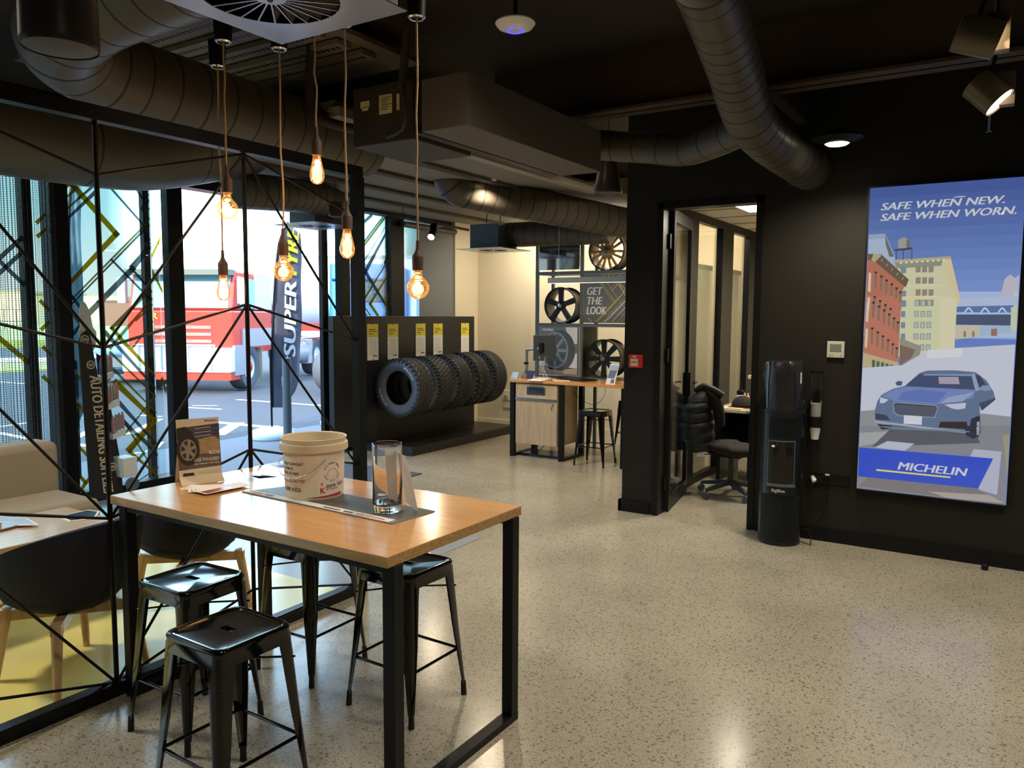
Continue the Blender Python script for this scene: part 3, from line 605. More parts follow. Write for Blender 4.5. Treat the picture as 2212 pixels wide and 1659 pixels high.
mb.poly([cp(.5, .42, L1*2), cp(1, .42, L1*2), cp(1, .62, L1*2), cp(.85, .7, L1*2), cp(.5, .66, L1*2)], 3)
for y in (.84, .77, .71): mb.poly([cp(.35, y-.02, L1*2.5), cp(1, y, L1*2.5), cp(1, y+.045, L1*2.5), cp(.35, y+.02, L1*2.5)], 1); mb.poly([cp(.4, y-.008, L1*3), cp(.8, y+.006, L1*3), cp(.8, y+.014, L1*3), cp(.4, y, L1*3)], 2)
def disc(mb, c, rx, ry, k, l, n=28, a0=0, a1=2*PI): mb.poly([cp(c[0]+rx*math.cos(a0+(a1-a0)*i/n), c[1]+ry*math.sin(a0+(a1-a0)*i/n), l) for i in range(n)], k)
mb.poly([cp(.0, .86, L1*2), cp(.2, .88, L1*2), cp(.34, .8, L1*2), cp(.46, .62, L1*2), cp(.46, .4, L1*2), cp(.2, .5, L1*2), cp(0, .7, L1*2)], 4)
disc(mb, (.24, .5), .27, .25, 4, L1*3); disc(mb, (.24, .5), .19, .175, 5, L1*4); disc(mb, (.24, .5), .165, .15, 4, L1*5)
for i in range(6):
    a = i*PI/3+.3; mb.strip(cp(.24, .5, L1*6), cp(.24+.17*math.cos(a), .5+.155*math.sin(a), L1*6), .014, nf, 5)
disc(mb, (.24, .5), .05, .045, 5, L1*7)
text(mb, 'OUR TOUGHEST', cp(.36, .3, L1*7), ux, uy, .0175, 2, bold=.02, width=.113); text(mb, 'ALL-TERRAIN TYRE. EVER.', cp(.36, .25, L1*7), ux, uy, .0098, 2, bold=.02, width=.113)
text(mb, 'BFGoodrich', cp(.66, .94, L1*3), ux, uy, .0115, 1, bold=.02, shear=.2, width=.055); text(mb, 'BFGOODRICH ALL-TERRAIN', cp(.42, .345, L1*7), ux, uy, .0055, 2, width=.1)
text(mb, 'KO2', cp(.72, .4, L1*7), ux, uy, .024, 2, bold=.04, width=.045); mb.poly([cp(.08, .08, L1), cp(.36, .08, L1), cp(.33, .13, L1), cp(.1, .13, L1)], 6)
for i in range(4): mb.poly([cp(.42, .07+i*.022, L1), cp(.95, .078+i*.022, L1), cp(.95, .081+i*.022, L1), cp(.42, .073+i*.022, L1)], 7)
obj('printed_picture', mb, [mat('card_photo', S(98, 86, 74), .5, var=.35, vscale=30), mat('card_blue', S(60, 62, 104), .5), mat('card_lettering', S(230, 216, 190), .5), mat('card_sunlit_bank', S(166, 138, 100), .5, var=.2, vscale=40), mat('card_tyre', S(48, 42, 38), .5), mat('card_rim', S(150, 138, 120), .5), INK, mat('small_print', S(170, 156, 136), .6)], t)
# leaflets in front of the card
cols = [mat('leaflet_print', S(120, 108, 92), .35, var=.5, vscale=40), mat('leaflet_yellow', S(196, 178, 60), .35, var=.3, vscale=30), mat('leaflet_red', S(170, 70, 60), .35, var=.4, vscale=25)]
for i in range(9):
    a = -.5+i*.14; p = V((-3.0+.012*i, 2.17+.012*(i % 4), ZT+.0012*i)); r3 = Matrix.Rotation(a+.9, 3, 'Z')
    mb = MB().box(p.x-.1, p.x+.1, p.y-.05, p.y+.05, p.z, p.z+.0008, rot=r3); mb.k = 1
    mb.box(p.x-.09, p.x+.05, p.y-.04, p.y+.01, p.z+.0008, p.z+.001, rot=r3, piv=p)
    one('leaflet', mb, [PAPER, cols[i % 3]], 'glossy %s tyre leaflet fanned out at the foot of the counter card' % ('brown printed', 'yellow printed', 'red printed')[i % 3], 'leaflet', 'leaflets under the counter card')
for i, (pp_, lab) in enumerate(((((505, 1040), (580, 1060), (640, 1036), (560, 1024)), 'sheet of glossy white paper on the oak table left of the bucket'), (((520, 1022), (560, 1034), (655, 1026), (610, 1012)), 'glossy white paper at the far edge of the oak table behind the bucket'))):
    P_ = [at(u, v, z=ZT) for u, v in pp_]; sheet('paper_sheet', [p+V((0, 0, .0005)) for p in P_], -.0008 if i < 9 else .001, mat('gloss_paper', S(225, 228, 230), .2), lab, 'paper')
# ================================================================ LOUNGE: chairs, coffee table, sofa, display
FAB = mat('charcoal_felt', S(40, 40, 48), .95, bump=.2, bscale=300); BEECH = wood_mat('beech', S(188, 150, 104), S(212, 176, 132), 2, 2.5, .45)
def make_chair():
    root = thing('tub_chair', 'x', 'chair')
    # front opens to local -x; back at +x
    nu, nv = 40, 12; outer = []
    def P(u, v, off=0.):
        a = -2.45+4.9*u; back = math.cos(a)*.5+.5
        rim = .5+.27*back**.8; z0 = .335; s = min(1, v*1.0)
        r = (.10+.2*math.sin(s*PI/2)**.8)*(1+.04*math.cos(2*a)); z = z0+(rim-z0)*(1-math.cos(s*PI/2))**.9
        r -= off*math.sin(s*PI/2)**.5; z += off*(1-s)
        return V((r*math.cos(a)*1.02+.03*back*s, r*math.sin(a)*1.06, z))
    mb = MB(); nv1 = nv
    O = [[P(i/nu, j/nv) for j in range(nv+1)] for i in range(nu+1)]; I = [[P(i/nu, j/nv, .03) for j in range(nv+1)] for i in range(nu+1)]
    vs_ = [p for r in O for p in r]+[p for r in I for p in r]; k = (nu+1)*(nv+1); fs = []
    ix = lambda i, j: i*(nv+1)+j
    for i in range(nu):
        for j in range(nv): fs += [(ix(i, j), ix(i+1, j), ix(i+1, j+1), ix(i, j+1)), (k+ix(i, j+1), k+ix(i+1, j+1), k+ix(i+1, j), k+ix(i, j))]
        fs.append((ix(i, nv), ix(i+1, nv), k+ix(i+1, nv), k+ix(i, nv)))
    for j in range(nv):
        fs += [(ix(0, j+1), k+ix(0, j+1), k+ix(0, j), ix(0, j)), (ix(nu, j), k+ix(nu, j), k+ix(nu, j+1), ix(nu, j+1))]
    mb.add(vs_, fs); obj('shell', mb, FAB, root, smooth=60)
    s = []
    for rr, z in ((.05, .333), (.2, .36), (.25, .40), (.255, .425), (.24, .44), (.05, .45)): s.append([(rr*math.cos(2*PI*i/28)*1.05-.03, rr*math.sin(2*PI*i/28), z) for i in range(28)])
    obj('seat_pad', loft(s), FAB, root, smooth=60)
    obj('seam', MB().tube([P(.5, j/20)+(P(.5, j/20)-V((0, 0, P(.5, j/20).z))).normalized()*.001 for j in range(21)], .0016, 5), FAB, root)
    obj('base_frame', MB().beam((-.2, -.2, .315), (.2, .2, .315), .045, .05).beam((-.2, .2, .315), (.2, -.2, .315), .045, .05), BEECH, root)
    for sx in (1, -1):
        for sy in (1, -1): obj('leg', MB().tube([(sx*.175, sy*.175, .345), (sx*.185, sy*.185, .3), (sx*.222, sy*.222, 0)], [.024, .025, .015], 14), BEECH, root, smooth=50)
    return root
ch = make_chair(); place(ch, -3.61, 1.87, .1, 'dark felt tub chair on beech legs, nearest the camera behind the screen rods', 'dark tub chairs in the lounge')
dup(ch, (-3.82, 2.66, 0), -.05, 'dark felt tub chair on beech legs, further one, seen under the bar table', 'dark tub chairs in the lounge')
t = thing('coffee_table', 'low pale wood coffee table behind the tub chair by the sofa', 'table', (-4.5, 1.6, 0))
obj('tabletop', MB().box(-4.8, -4.2, .7, 2.49, .46, .5), wood_mat('pale_wood', S(196, 164, 130), S(214, 186, 152), 1, 3, .3), t, bevel=.004)
for x in (-4.76, -4.28):
    for y in (.75, 2.4): obj('leg', MB().box(x, x+.04, y, y+.04, 0, .46), BLK, t)
def ptsheet(name, px_, z, th, m, label, cat, prints=()):
    P_ = [at(u, v, z=z) for u, v in px_]; mb = MB().prism(P_, (0, 0, th)); mb.k = 1
    if prints: c = sum(P_, V())/len(P_); mb.poly([c+(p-c)*.88+V((0, 0, th+.0006)) for p in P_])
    return one(name, mb, [m]+list(prints), label, cat)
MAGD = mat('magazine_cover', S(50, 58, 62), .25, var=.5, vscale=20); MAGB = mat('magazine_blue', S(170, 190, 214), .3, var=.2, vscale=12)
ptsheet('magazine', [(125, 1118), (150, 1128), (205, 1122), (215, 1106), (190, 1103)], .5, .006, PAPER, 'dark covered magazine at the far corner of the coffee table', 'magazine', (MAGD,))
ptsheet('magazine', [(0, 1150), (66, 1133), (60, 1128), (0, 1120)], .5, .012, mat('book_brown', S(120, 84, 60), .6), 'thick pale blue magazine on the left of the coffee table', 'magazine', (MAGB,))
ptsheet('magazine', [(-30, 1125), (40, 1136), (84, 1135), (60, 1121), (0, 1116)], .512, .004, PAPER, 'white and blue magazine lying over the thick one on the coffee table', 'magazine', (MAGB,))
t = thing('sofa', 'taupe fabric sofa against the window at the left edge', 'sofa', (-5.4, 1.6, 0)); SF = mat('taupe_fabric', S(166, 154, 132), .95, bump=.2, bscale=250)
def cush(n, x0, x1, y0, y1, z0, z1, b=.05): return obj(n, MB().box(x0, x1, y0, y1, z0, z1), SF, t, smooth=60, bevel=b)
cush('backrest', -5.75, -5.48, .4, 2.82, .12, .8); cush('seat', -5.5, -4.98, .4, 2.82, .1, .47)
# window curtain (perforated cloth with folds)
mb = MB(); y0, y1 = -1.4, fy(104, 420)-.0; nY = 260; X0 = XW+.09; vs_ = []
for i in range(nY+1):
    y = y0+(y1-y0)*i/nY; s = (y1-y)
    amp = .035 if s < .75 else .006
    x = X0+amp*math.sin(y*44)
    vs_ += [(x, y, .03), (x, y, 2.93)]
mb.add(vs_, [(2*i, 2*i+2, 2*i+3, 2*i+1) for i in range(nY)])
o = obj('window_curtain', mb, meshcloth('perforated_cloth', S(70, 78, 86), 62, .45), smooth=80); tag(o, 'dark perforated mesh curtain hanging at the window behind the sofa', 'curtain')
# floor display of car care products
t = thing('display_stand', 'tall narrow black cardboard stand reading auto detailing by the window', 'display stand', (-6.45, 3.72, 0))
CB = mat('black_card', S(30, 28, 27), .6); x0 = -6.62
def dpx(u, v, x=-6.45): return at(u, v, x=x)
A_ = [dpx(197, 1078), dpx(171, 740), dpx(177, 722), dpx(190, 712), dpx(193, 715), dpx(262, 1078)]
A_ = [V((p.x, p.y, max(0, p.z))) for p in A_]
obj('side_panel', MB().prism(A_, (-.02, 0, 0)), CB, t)
B_ = [dpx(232, 765), dpx(242, 770), dpx(283, 1000), dpx(290, 1078), dpx(262, 1078)]
B_ = [V((p.x, p.y, max(0, p.z))) for p in B_]; obj('side_panel', MB().prism([p+V((-.16, 0, 0)) for p in B_], (-.015, 0, 0)), CB, t)
H_ = [dpx(184+22*math.cos(a)*(.9 if math.sin(a) < 0 else .6)+9+6*math.sin(a)*-1.3, 706-55*math.sin(a)) for a in [2*PI*i/30 for i in range(30)]]
obj('header_card', MB().prism([p+V((-.04, 0, 0)) for p in H_], (-.01, 0, 0)), mat('silver_card', S(206, 212, 220), .4, var=.12, vscale=30), t)
mb = MB(); ux = (dpx(222, 1020)-dpx(196, 805)).normalized(); uy = V((0, 1, 0)); uy = (uy-ux*uy.dot(ux)).normalized()
text(mb, 'AUTO DETAILING SUPPLIES', dpx(193, 812)+V((.003, 0, 0)), ux, uy, .125, 0, bold=.02, shear=.15, width=1.02)
for u, v in ((183, 733), (196, 788), (243, 1008)):
    c = dpx(u, v)+V((.002, 0, 0)); mb.poly([c+V((0, .036*math.cos(a), .036*math.sin(a))) for a in [2*PI*i/24 for i in range(24)]], 0)
    mb.poly([c+V((.001, .027*math.cos(a), .027*math.sin(a))) for a in [2*PI*i/24 for i in range(24)]], 1)
    for k_ in (-1, 0, 1): mb.poly([c+V((.002, k_*.014+y_, z_)) for y_, z_ in ((-.005, -.012), (.005, -.012), (.004, .012+.004*(k_ == 0)), (-.004, .012))], 0)
obj('lettering', mb, [mat('gold_lettering', S(206, 190, 160), .5), CB], t)
mb = MB(); k = 0
shelfpx = [((220, 826), (246, 815), 822), ((234, 886), (259, 875), 880), ((245, 950), (272, 938), 944)]
for a, b, _ in shelfpx:
    P0, P1 = dpx(*a, x=-6.5), dpx(*b, x=-6.5); obj('shelf', MB().prism([P0, P1, P1+V((0, 0, .045)), P0+V((0, 0, .045))], (-.13, 0, 0)), WHITE, t)
for (a, b, _), n_ in zip([((212, 780), (232, 772), 0)]+shelfpx, (0, 4, 4, 4)):
    P0, P1 = dpx(a[0]-3, a[1]-3, x=-6.53), dpx(b[0]-3, b[1]-3, x=-6.53)
    for i in range(n_):
        p = P0.lerp(P1, (i+.5)/n_)+V((0, 0, .045))
        mbb = MB().lathe([(.0, 0), (.016, 0), (.016, .11), (.008, .135), (.008, .15), (0, .15)], p, n=12)
        one('polish_bottle', mbb, mat('silver_bottle', S(190, 186, 186), .2, metal=.6) if i % 3 else mat('pink_bottle', S(180, 130, 140), .3), 'slim %s bottle of car polish on the %s white shelf of the black display stand' % ('silver' if i % 3 else 'pinkish', {220: 'topmost', 234: 'middle', 245: 'lowest'}[a[0]]), 'bottle', 'polish bottles in the display stand', smooth=40)
mb = MB().box(-6.6, -6.42, dpx(262, 1000).y, dpx(292, 1000).y, .25, .42); obj('white_tray', mb, WHITE, t)
c = dpx(283, 1045, x=-6.42); obj('dial', MB().lathe([(.0, 0), (.055, 0), (.06, .01), (.06, .03), (.05, .034), (0, .034)], (c.x, c.y, c.z), 'x', 28), [mat('dial_face', S(90, 104, 120), .2)], t, smooth=30)
one('entrance_mat', MB().box(-6.72, -5.15, 4.4, 6.35, 0, .012), mat('ribbed_mat', S(70, 74, 82), .8), 'dark ribbed mat on the floor inside the entrance', 'mat')
# ================================================================ TYRE DISPLAY
t = thing('tyre_display_panel', 'upright black display wall behind the row of tyres', 'display wall', (-6.3, 7.8, 0))
obj('back_panel', MB().box(-6.6, -6.52, 6.45, 9.25, .11, 1.66), mat('black_laminate', S(30, 30, 31), .35), t, bevel=.003)
one('display_plinth', MB().box(-6.78, -5.9, 7.09, 9.4, 0, .11), mat('black_laminate', S(30, 30, 31), .35), 'low black plinth on the floor under the row of tyres', 'plinth')
for k in range(5):
    y = 7.24+k*.375; zz = .985+.01*k; obj('tyre_arm', MB().tube([(-6.52, y, zz), (-6.02, y, zz)], .018, 10), BLK, t)
YC = mat('card_yellow', S(222, 208, 70), .5)
for k, (u0, u1, v0, v1) in enumerate(((793, 817, 700, 779), (837, 860, 700, 777), (898, 919, 699, 771), (936, 956, 699, 769), (996, 1013, 698, 772))):
    xp = -6.515; a, b = at(u0, v0, x=xp), at(u1, v0, x=xp); z0 = at(u0, v1, x=xp).z; z1 = a.z; W_, H_ = b.y-a.y, z1-z0
    mb = MB().box(xp-.005, xp, a.y, b.y, z0, z1); mb.k = 1; mb.box(xp, xp+.0006, a.y, b.y, z1-H_*.36, z1); mb.k = 2
    for i, (w_, zz) in enumerate(((.6, .14), (.75, .19), (.4, .26))): mb.box(xp+.0006, xp+.001, a.y+W_*.14, a.y+W_*(.14+w_), z1-H_*zz-.008, z1-H_*zz)
    mb.k = 3
    for i in range(11): mb.box(xp, xp+.0006, a.y+W_*.14, a.y+W_*(.8+.08*((i*3+k) % 2)), z1-H_*(.42+.042*i)-.004, z1-H_*(.42+.042*i))
    mb.k = 2; mb.box(xp, xp+.0006, a.y+W_*.5, a.y+W_*.88, z0+H_*.1, z0+H_*.13).box(xp, xp+.001, a.y+W_*.45, a.y+W_*.55, z1-.014, z1-.004).box(xp, xp+.001, a.y+W_*.45, a.y+W_*.55, z0+.004, z0+.014)
    one('information_card', mb, [PAPER, YC, INK, mat('small_print_grey', S(160, 156, 150), .6)], 'narrow white and yellow information card, %s on the black display wall' % ('leftmost', 'second from the left', 'third from the left', 'fourth from the left', 'rightmost')[k], 'card', 'information cards above the tyres')
def make_tyre(kind, c, lab, R=.36, w=.27):
    root = thing('tyre', lab, 'tyre', c, 'off-road tyres in a row on the display wall'); ri = .205
    p = [(ri, -w*.36), (ri+.006, -w*.42), (ri+.03, -w*.49), (R*.78, -w*.52), (R*.9, -w*.49), (R*.962, -w*.43), (R*.968, 0)]
    prof = p+[(r, -h) for r, h in p[-2::-1]]+[(ri+.012, w*.34), (R*.9, w*.36), (R*.93, 0), (R*.9, -w*.36), (ri+.012, -w*.34), (ri, -w*.36)]
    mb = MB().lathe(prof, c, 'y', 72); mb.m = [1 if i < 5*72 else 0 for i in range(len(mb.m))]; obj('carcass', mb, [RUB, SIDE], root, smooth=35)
    mb = MB(); rr = random.Random(kind); n = (34, 44, 40, 32, 42)[kind]; Rb = R*.962
    def blk(a, da, h0, h1, sk, r0=Rb-.004, r1=R):
        vs_ = []
        for r in (r0, r1):
            f = 1 if r == r0 else .9
            for h, s_ in ((h0, -sk), (h1, sk)):
                for d in (-da*f, da*f): q = a+d+s_; vs_.append(V(c)+V((r*math.cos(q), h, r*math.sin(q))))
        mb.add(vs_, [(0, 1, 3, 2), (4, 6, 7, 5), (0, 4, 5, 1), (2, 3, 7, 6), (0, 2, 6, 4), (1, 5, 7, 3)])
    for i in range(n):
        a = 2*PI*i/n; d = PI/n
        rows = ((-.44, -.27, 0, .05), (-.25, -.1, .5, .12), (-.08, .08, .0, -.14), (.1, .25, .5, .12), (.27, .44, 0, .05)) if kind != 1 else ((-.44, -.3, 0, 0), (-.27, -.12, .5, .02), (-.09, .09, 0, .02), (.12, .27, .5, .02), (.3, .44, 0, 0))
        for r0, r1, ph, sk in rows: blk(a+ph*2*d, d*.84, w*r0, w*r1, sk*(1 if kind != 3 else -1.2))
        for s_ in (-1, 1): blk(a, d*(.5 if i % 2 else .72), s_*w*.44, s_*w*.505, 0, R*.86, R*.975)
    obj('tread', mb, RUB, root)
    obj('bead_ring', MB().lathe([(ri-.001, -w*.36), (ri+.006, -w*.425), (ri+.010, -w*.43), (ri+.012, -w*.425)], c, 'y', 64), mat('bead_sheen', S(96, 100, 108), .35), root, smooth=40)
    return root
ZC = .80; TX = -6.14; tl = ('leftmost off-road tyre with white raised lettering, nearest the glass entrance', 'second tyre from the left with fine road tread', 'third tyre of the row on the black display wall', 'fourth tyre of the row, with coarse block tread', 'rightmost tyre of the row, pale wall seen through its hole')
tys = []
for k in range(5): tys.append(make_tyre(k, V((TX+.02*k, 7.24+k*.375, ZC+.01*k)), tl[k]))
mb = MB(); c = V((TX, 7.24, ZC)); yf = -.27*.505-.002
def sidew(s, a_mid, rad, size, k=0):
    vs_, fs_ = text2d(s, size, .03, 0, 'CENTER', 1.15); out = []
    for x, y in vs_: q = a_mid-x/rad; r = rad+y; out.append(c+V((r*math.cos(q), -.27*.52-.0015+abs(r-.29)*.12, r*math.sin(q))))
    mb.add(out, fs_, k)
sidew('BFGoodrich', .78, .262, .034); sidew('All-Terrain T/A', PI*1.16, .258, .03)
obj('white_lettering', mb, mat('tyre_lettering', S(240, 244, 250), .8), tys[0])
# ================================================================ WHEEL SHELF
SHF = mat('shelf_grey_blue', S(92, 102, 110), .45)
YS = 8.4
t = thing('wheel_shelf', 'grey steel cube shelf holding wheels and pictures behind the reception desk', 'shelf', (-4.2, YS, 0))
xa, xm, xb = -4.99, -4.37, -3.45; zl = [.93, 1.58, 2.21, 2.84]; D_ = .4
for x in (xa, xm, -3.75, -3.45): obj('post', MB().box(x, x+.035, YS, YS+.035, 0, 2.87), SHF, t); obj('post', MB().box(x, x+.035, YS+D_, YS+D_+.035, 0, 2.87), SHF, t)
for z in zl: obj('shelf_board', MB().box(xa, xb, YS, YS+D_, z-.03, z).box(xa, xb, YS-.003, YS+.0, z-.035, z+.005), SHF, t)
obj('divider', MB().box(xm-.0, xm+.035, YS+.035, YS+D_, .93, 1.58), mat('black_divider', S(20, 20, 20), .6), t)
def wheel(c, R, n_sp, face_m, rim_m, lab, style):
    root = thing('alloy_wheel', lab, 'wheel', c-V((0, 0, R)), 'wheels on the cube shelf'); w = .22
    prof = [(R*.93, -.0), (R, -.003), (R, .02), (R*.9, .035), (R*.86, w*.6), (R*.9, w*.9), (R, w*.95), (R, w), (R*.95, w), (R*.84, w*.62), (R*.88, .03), (R*.93, 0)]
    obj('barrel', MB().lathe(prof, c, 'y', 56), rim_m, root, smooth=35)
    for i in range(n_sp):
        a = PI/2+2*PI*i/n_sp; mb = MB(); d = V((math.cos(a), 0, math.sin(a))); e = V((-math.sin(a), 0, math.cos(a))); y = V((0, 1, 0))
        def bar(r0, r1, w0, w1, off0=0, off1=0, dep=.03, y0=.012, y1=.006):
            q = [c+d*r0+e*(off0-w0)+y*y0, c+d*r0+e*(off0+w0)+y*y0, c+d*r1+e*(off1+w1)+y*y1, c+d*r1+e*(off1-w1)+y*y1]; mb.prism(q, (0, dep, 0))
        if style == 'five': bar(R*.1, R*.95, .03, .036); bar(R*.2, R*.9, .012, .01, 0, 0, .02, .005, .0)
        elif style == 'split':
            bar(R*.28, R*.93, .012, .016, .017, .04); bar(R*.28, R*.93, .012, .016, -.017, -.04); bar(R*.2, R*.45, .032, .034); bar(R*.86, R*.94, .05, .056)
        else: bar(R*.2, R*.95, .026, .036)
        obj('spoke', mb, face_m, root, bevel=.003)
    obj('hub', MB().lathe([(0, -.012), (R*.13, -.012), (R*.16, .0), (R*.27, .008), (R*.3, .03), (R*.2, .06), (0, .06)][::-1], c, 'y', 36), face_m, root, smooth=30)
    obj('centre_cap', MB().lathe([(0, -.02), (R*.1, -.018), (R*.13, -.012)][::-1], c, 'y', 28), CHROME if style == 'five' else mat('cap_grey', S(120, 126, 130), .3, metal=.6), root, smooth=30)
    if style != 'five':
        for i in range(24 if style != 'split' else 16):
            a = 2*PI*i/(24 if style != 'split' else 16); p = c+V((R*.955*math.cos(a), -.004, R*.955*math.sin(a)))
            obj('rim_bolt', MB().sphere(p, .0055, 8, 5), CHROME, root)
    for i in range(8 if style == 'split' else 5): a = 2*PI*i/(8 if style == 'split' else 5)+.3; obj('lug_hole', MB().lathe([(0, -.001), (.009, -.001)][::-1], c+V((R*.22*math.cos(a), .004, R*.22*math.sin(a))), 'y', 12), CHROME if style == 'split' else BLK, root)
    return root
SB = mat('satin_black_alloy', S(40, 42, 44), .25, metal=.4); GD = mat('gold_lit_alloy', S(196, 160, 110), .3, metal=.7)  # top wheel is silver; the warm light on it is put into this colour
def wc(u, v, R): p = at(u, v, y=YS+.08); return p
p = wc(1210, 660, .225); p.z = 1.58+.225; wheel(p, .225, 5, SB, SB, 'black five-spoke alloy wheel standing in the middle row of the cube shelf', 'five')
p = wc(1310, 548, .235); p.z = 2.21+.235; wheel(p, .235, 7, GD, mat('dark_rim', S(60, 52, 44), .4, metal=.6), 'brightly lit silver eight-spoke wheel in the top row of the cube shelf', 'split')
p = wc(1303, 771, .235); p.z = .93+.235; wheel(p, .235, 8, SB, SB, 'black eight-spoke wheel with bolted rim, bottom row of the cube shelf', 'bolt')
# pictures in the cells (flat panels)
def panel(u0, v0, u1, v1, yy=YS+.02): a, b = at(u0, v0, y=yy), at(u1, v1, y=yy); return a.x, b.x, b.z, a.z
a, b = at(1260, 591, y=YS-.005), at(1350, 694, y=YS-.005)
x0, x1, z0, z1 = -4.325, -3.76, 1.595, 2.17; yy = YS+.01
mb = MB().box(x0, x1, yy, yy+.02, z0, z1); GP = mat('poster_grey', S(112, 116, 120), .12)
pw, ph = x1-x0, z1-z0; rp_ = lambda s, tt, l=.001: V((x0+pw*s, yy-l, z0+ph*tt)); yv = V((0, -1, 0))
def st(a, b, w, k, l=.001): mb.strip(rp_(*a, l), rp_(*b, l), w, yv, k)
for i, (a, b, w, k) in enumerate((((.42, .97), (.5, .99), .006, 1), ((.4, .8), (.7, .42), .006, 1), ((.43, .82), (.76, .4), .005, 2), ((.55, .82), (.95, .3), .006, 1), ((.95, .62), (.75, .82), .008, 2), ((.75, .82), (.6, .68), .005, 1),
      ((.97, .66), (.3, .02), .009, 2), ((.9, .58), (.36, .04), .006, 1), ((.97, .5), (.45, .02), .006, 1), ((.97, .45), (.6, .1), .01, 3), ((.6, .1), (.5, .02), .01, 3), ((.97, .32), (.68, .03), .006, 3), ((.97, .2), (.8, .03), .006, 1), ((.97, .1), (.88, .02), .006, 2),
      ((.6, .98), (.45, .84), .005, 3), ((.7, .98), (.55, .84), .005, 2), ((.85, .98), (.7, .84), .006, 3), ((.97, .98), (.85, .85), .006, 2), ((.78, .86), (.97, .68), .01, 2), ((.82, .8), (.97, .55), .006, 3), ((.4, .8), (.5, .9), .005, 1), ((.66, .66), (.78, .78), .006, 3), ((.2, .02), (.12, .1), .005, 3))): st(a, b, w, k, .001+.0001*i)
for s, y in (('GET', .58), ('THE', .38), ('LOOK', .18)): text(mb, s, rp_(.07, y, .005), (1, 0, 0), (0, 0, 1), .13, 3, bold=.025, shear=.18, width=.2 if s != 'LOOK' else .26)
one('get_the_look_poster', mb, [GP, mat('line_gold', S(190, 170, 90), .4), mat('line_yellow', S(212, 188, 84), .4), mat('line_white', S(226, 228, 230), .4)], 'grey poster with gold lines reading get the look, on the cube shelf', 'poster').name = 'wall_poster'
x0, x1, z0, z1 = -4.94, -4.385, .955, 1.55; yy = YS+.0; pw, ph = x1-x0, z1-z0
mb = MB().box(x0, x1, yy, yy+.02, z0, z1)
def ell(cx, cz, rx, rz, k, l, n=36): mb.poly([rp_(cx+rx*math.cos(2*PI*i/n), cz+rz*math.sin(2*PI*i/n), l) for i in range(n)], k)
mb.poly([rp_(.02, .02), rp_(.98, .02), rp_(.98, .14), rp_(.02, .18)], 2); mb.poly([rp_(.68, .98), rp_(.98, .98), rp_(.98, .65), rp_(.82, .62)], 1)
mb.poly([rp_(.02, .18), rp_(.25, .16), rp_(.3, .1), rp_(.98, .14), rp_(.98, .45), rp_(.02, .4)], 1)
ell(.55, .5, .38, .42, 3, .002); ell(.42, .5, .34, .38, 4, .0025); ell(.42, .5, .3, .34, 3, .003)
for i in range(8): a = i*PI/4; st((.42, .5), (.42+.29*math.cos(a), .5+.33*math.sin(a)), .04, 4, .0035+.0001*i)
for i in range(28): a = i*2*PI/28; ell(.42+.325*math.cos(a), .5+.362*math.sin(a), .008, .008, 1, .005, 6)
ell(.42, .5, .07, .08, 3, .005); text(mb, 'MAMBA', rp_(.1, .9, .004), (1, 0, 0), (0, 0, 1), .045, 1, bold=.04)
one('wall_poster', mb, [GP, mat('poster_pale', S(206, 208, 216), .2), mat('poster_tan', S(170, 152, 134), .3), mat('poster_dark', S(78, 88, 98), .2), mat('poster_mid', S(124, 134, 146), .2)], 'wheel advertising poster reading mamba behind the monitor', 'poster')
one('wall_poster', MB().box(-4.94, -4.385, YS, YS+.02, 2.235, 2.8), mat('mirror_panel', S(170, 168, 170), .04, metal=.9), 'mirror-like glossy picture panel in the top left cell of the cube shelf', 'poster')
# linear pendant in front of the shelf
t = thing('linear_pendant', 'grey linear pendant light hanging in front of the wheel shelf', 'lamp', (-3.9, 7.55, 2.1))
a = at(1186, 612, y=7.55); b = at(1352, 609, y=7.55)
obj('housing', MB().box(a.x, a.x+1.7, 7.52, 7.58, a.z+.0, a.z+.06), SHF, t); obj('diffuser', MB().box(a.x+.01, a.x+1.69, 7.53, 7.57, a.z-.004, a.z), em('linear_glow', (1, .95, .85, 1), 1.5), t)
obj('suspension_wire', MB().tube([(a.x+.12, 7.55, a.z+.06), (a.x+.12, 7.55, 3.5)], .002, 6), STEEL, t); obj('suspension_wire', MB().tube([(a.x+1.5, 7.55, a.z+.06), (a.x+1.5, 7.55, 3.5)], .002, 6), STEEL, t)
# ================================================================ RECEPTION DESK
ASH = wood_mat('ash_veneer', S(176, 152, 120), S(196, 172, 140), 2, 2.5, .45)
t = thing('reception_desk', 'reception desk with oak top, pale wood cabinet and black legs below the wheel shelf', 'desk', (-4.2, 8.0, 0))
obj('tabletop', MB().box(-4.99, -3.35, 7.78, 8.36, .89, .925), wood_mat('desk_top_wood', S(190, 132, 76), S(214, 156, 98), 0, 3, .25), t, bevel=.003)
for x in (-4.97, -4.31, -3.53):
    for y in (7.79, 8.29): obj('leg', MB().box(x, x+.055, y, y+.055, 0, .89), BLK, t)
    obj('side_rail', MB().box(x, x+.055, 7.845, 8.29, 0, .03), BLK, t)
obj('cabinet', MB().box(-4.9, -4.33, 7.82, 8.3, .16, .88), ASH, t)
obj('drawer', MB().box(-4.895, -4.335, 7.8, 7.82, .71, .875), ASH, t, bevel=.002)
dr = obj('door', MB().box(-4.895, -4.335, 7.8, 7.82, .165, .69), ASH, t, bevel=.002)
obj('handle', MB().box(-4.895, -4.345, 7.785, 7.81, .69, .708), CHROME, t)
mb = MB().box(-4.74, -4.49, 7.795, 7.8, .755, .845); mb.k = 1
for i in range(10): mb.box(-4.735+i*.024, -4.717+i*.024, 7.793, 7.796, .76, .8).box(-4.735+i*.024, -4.717+i*.024, 7.793, 7.796, .803, .84)
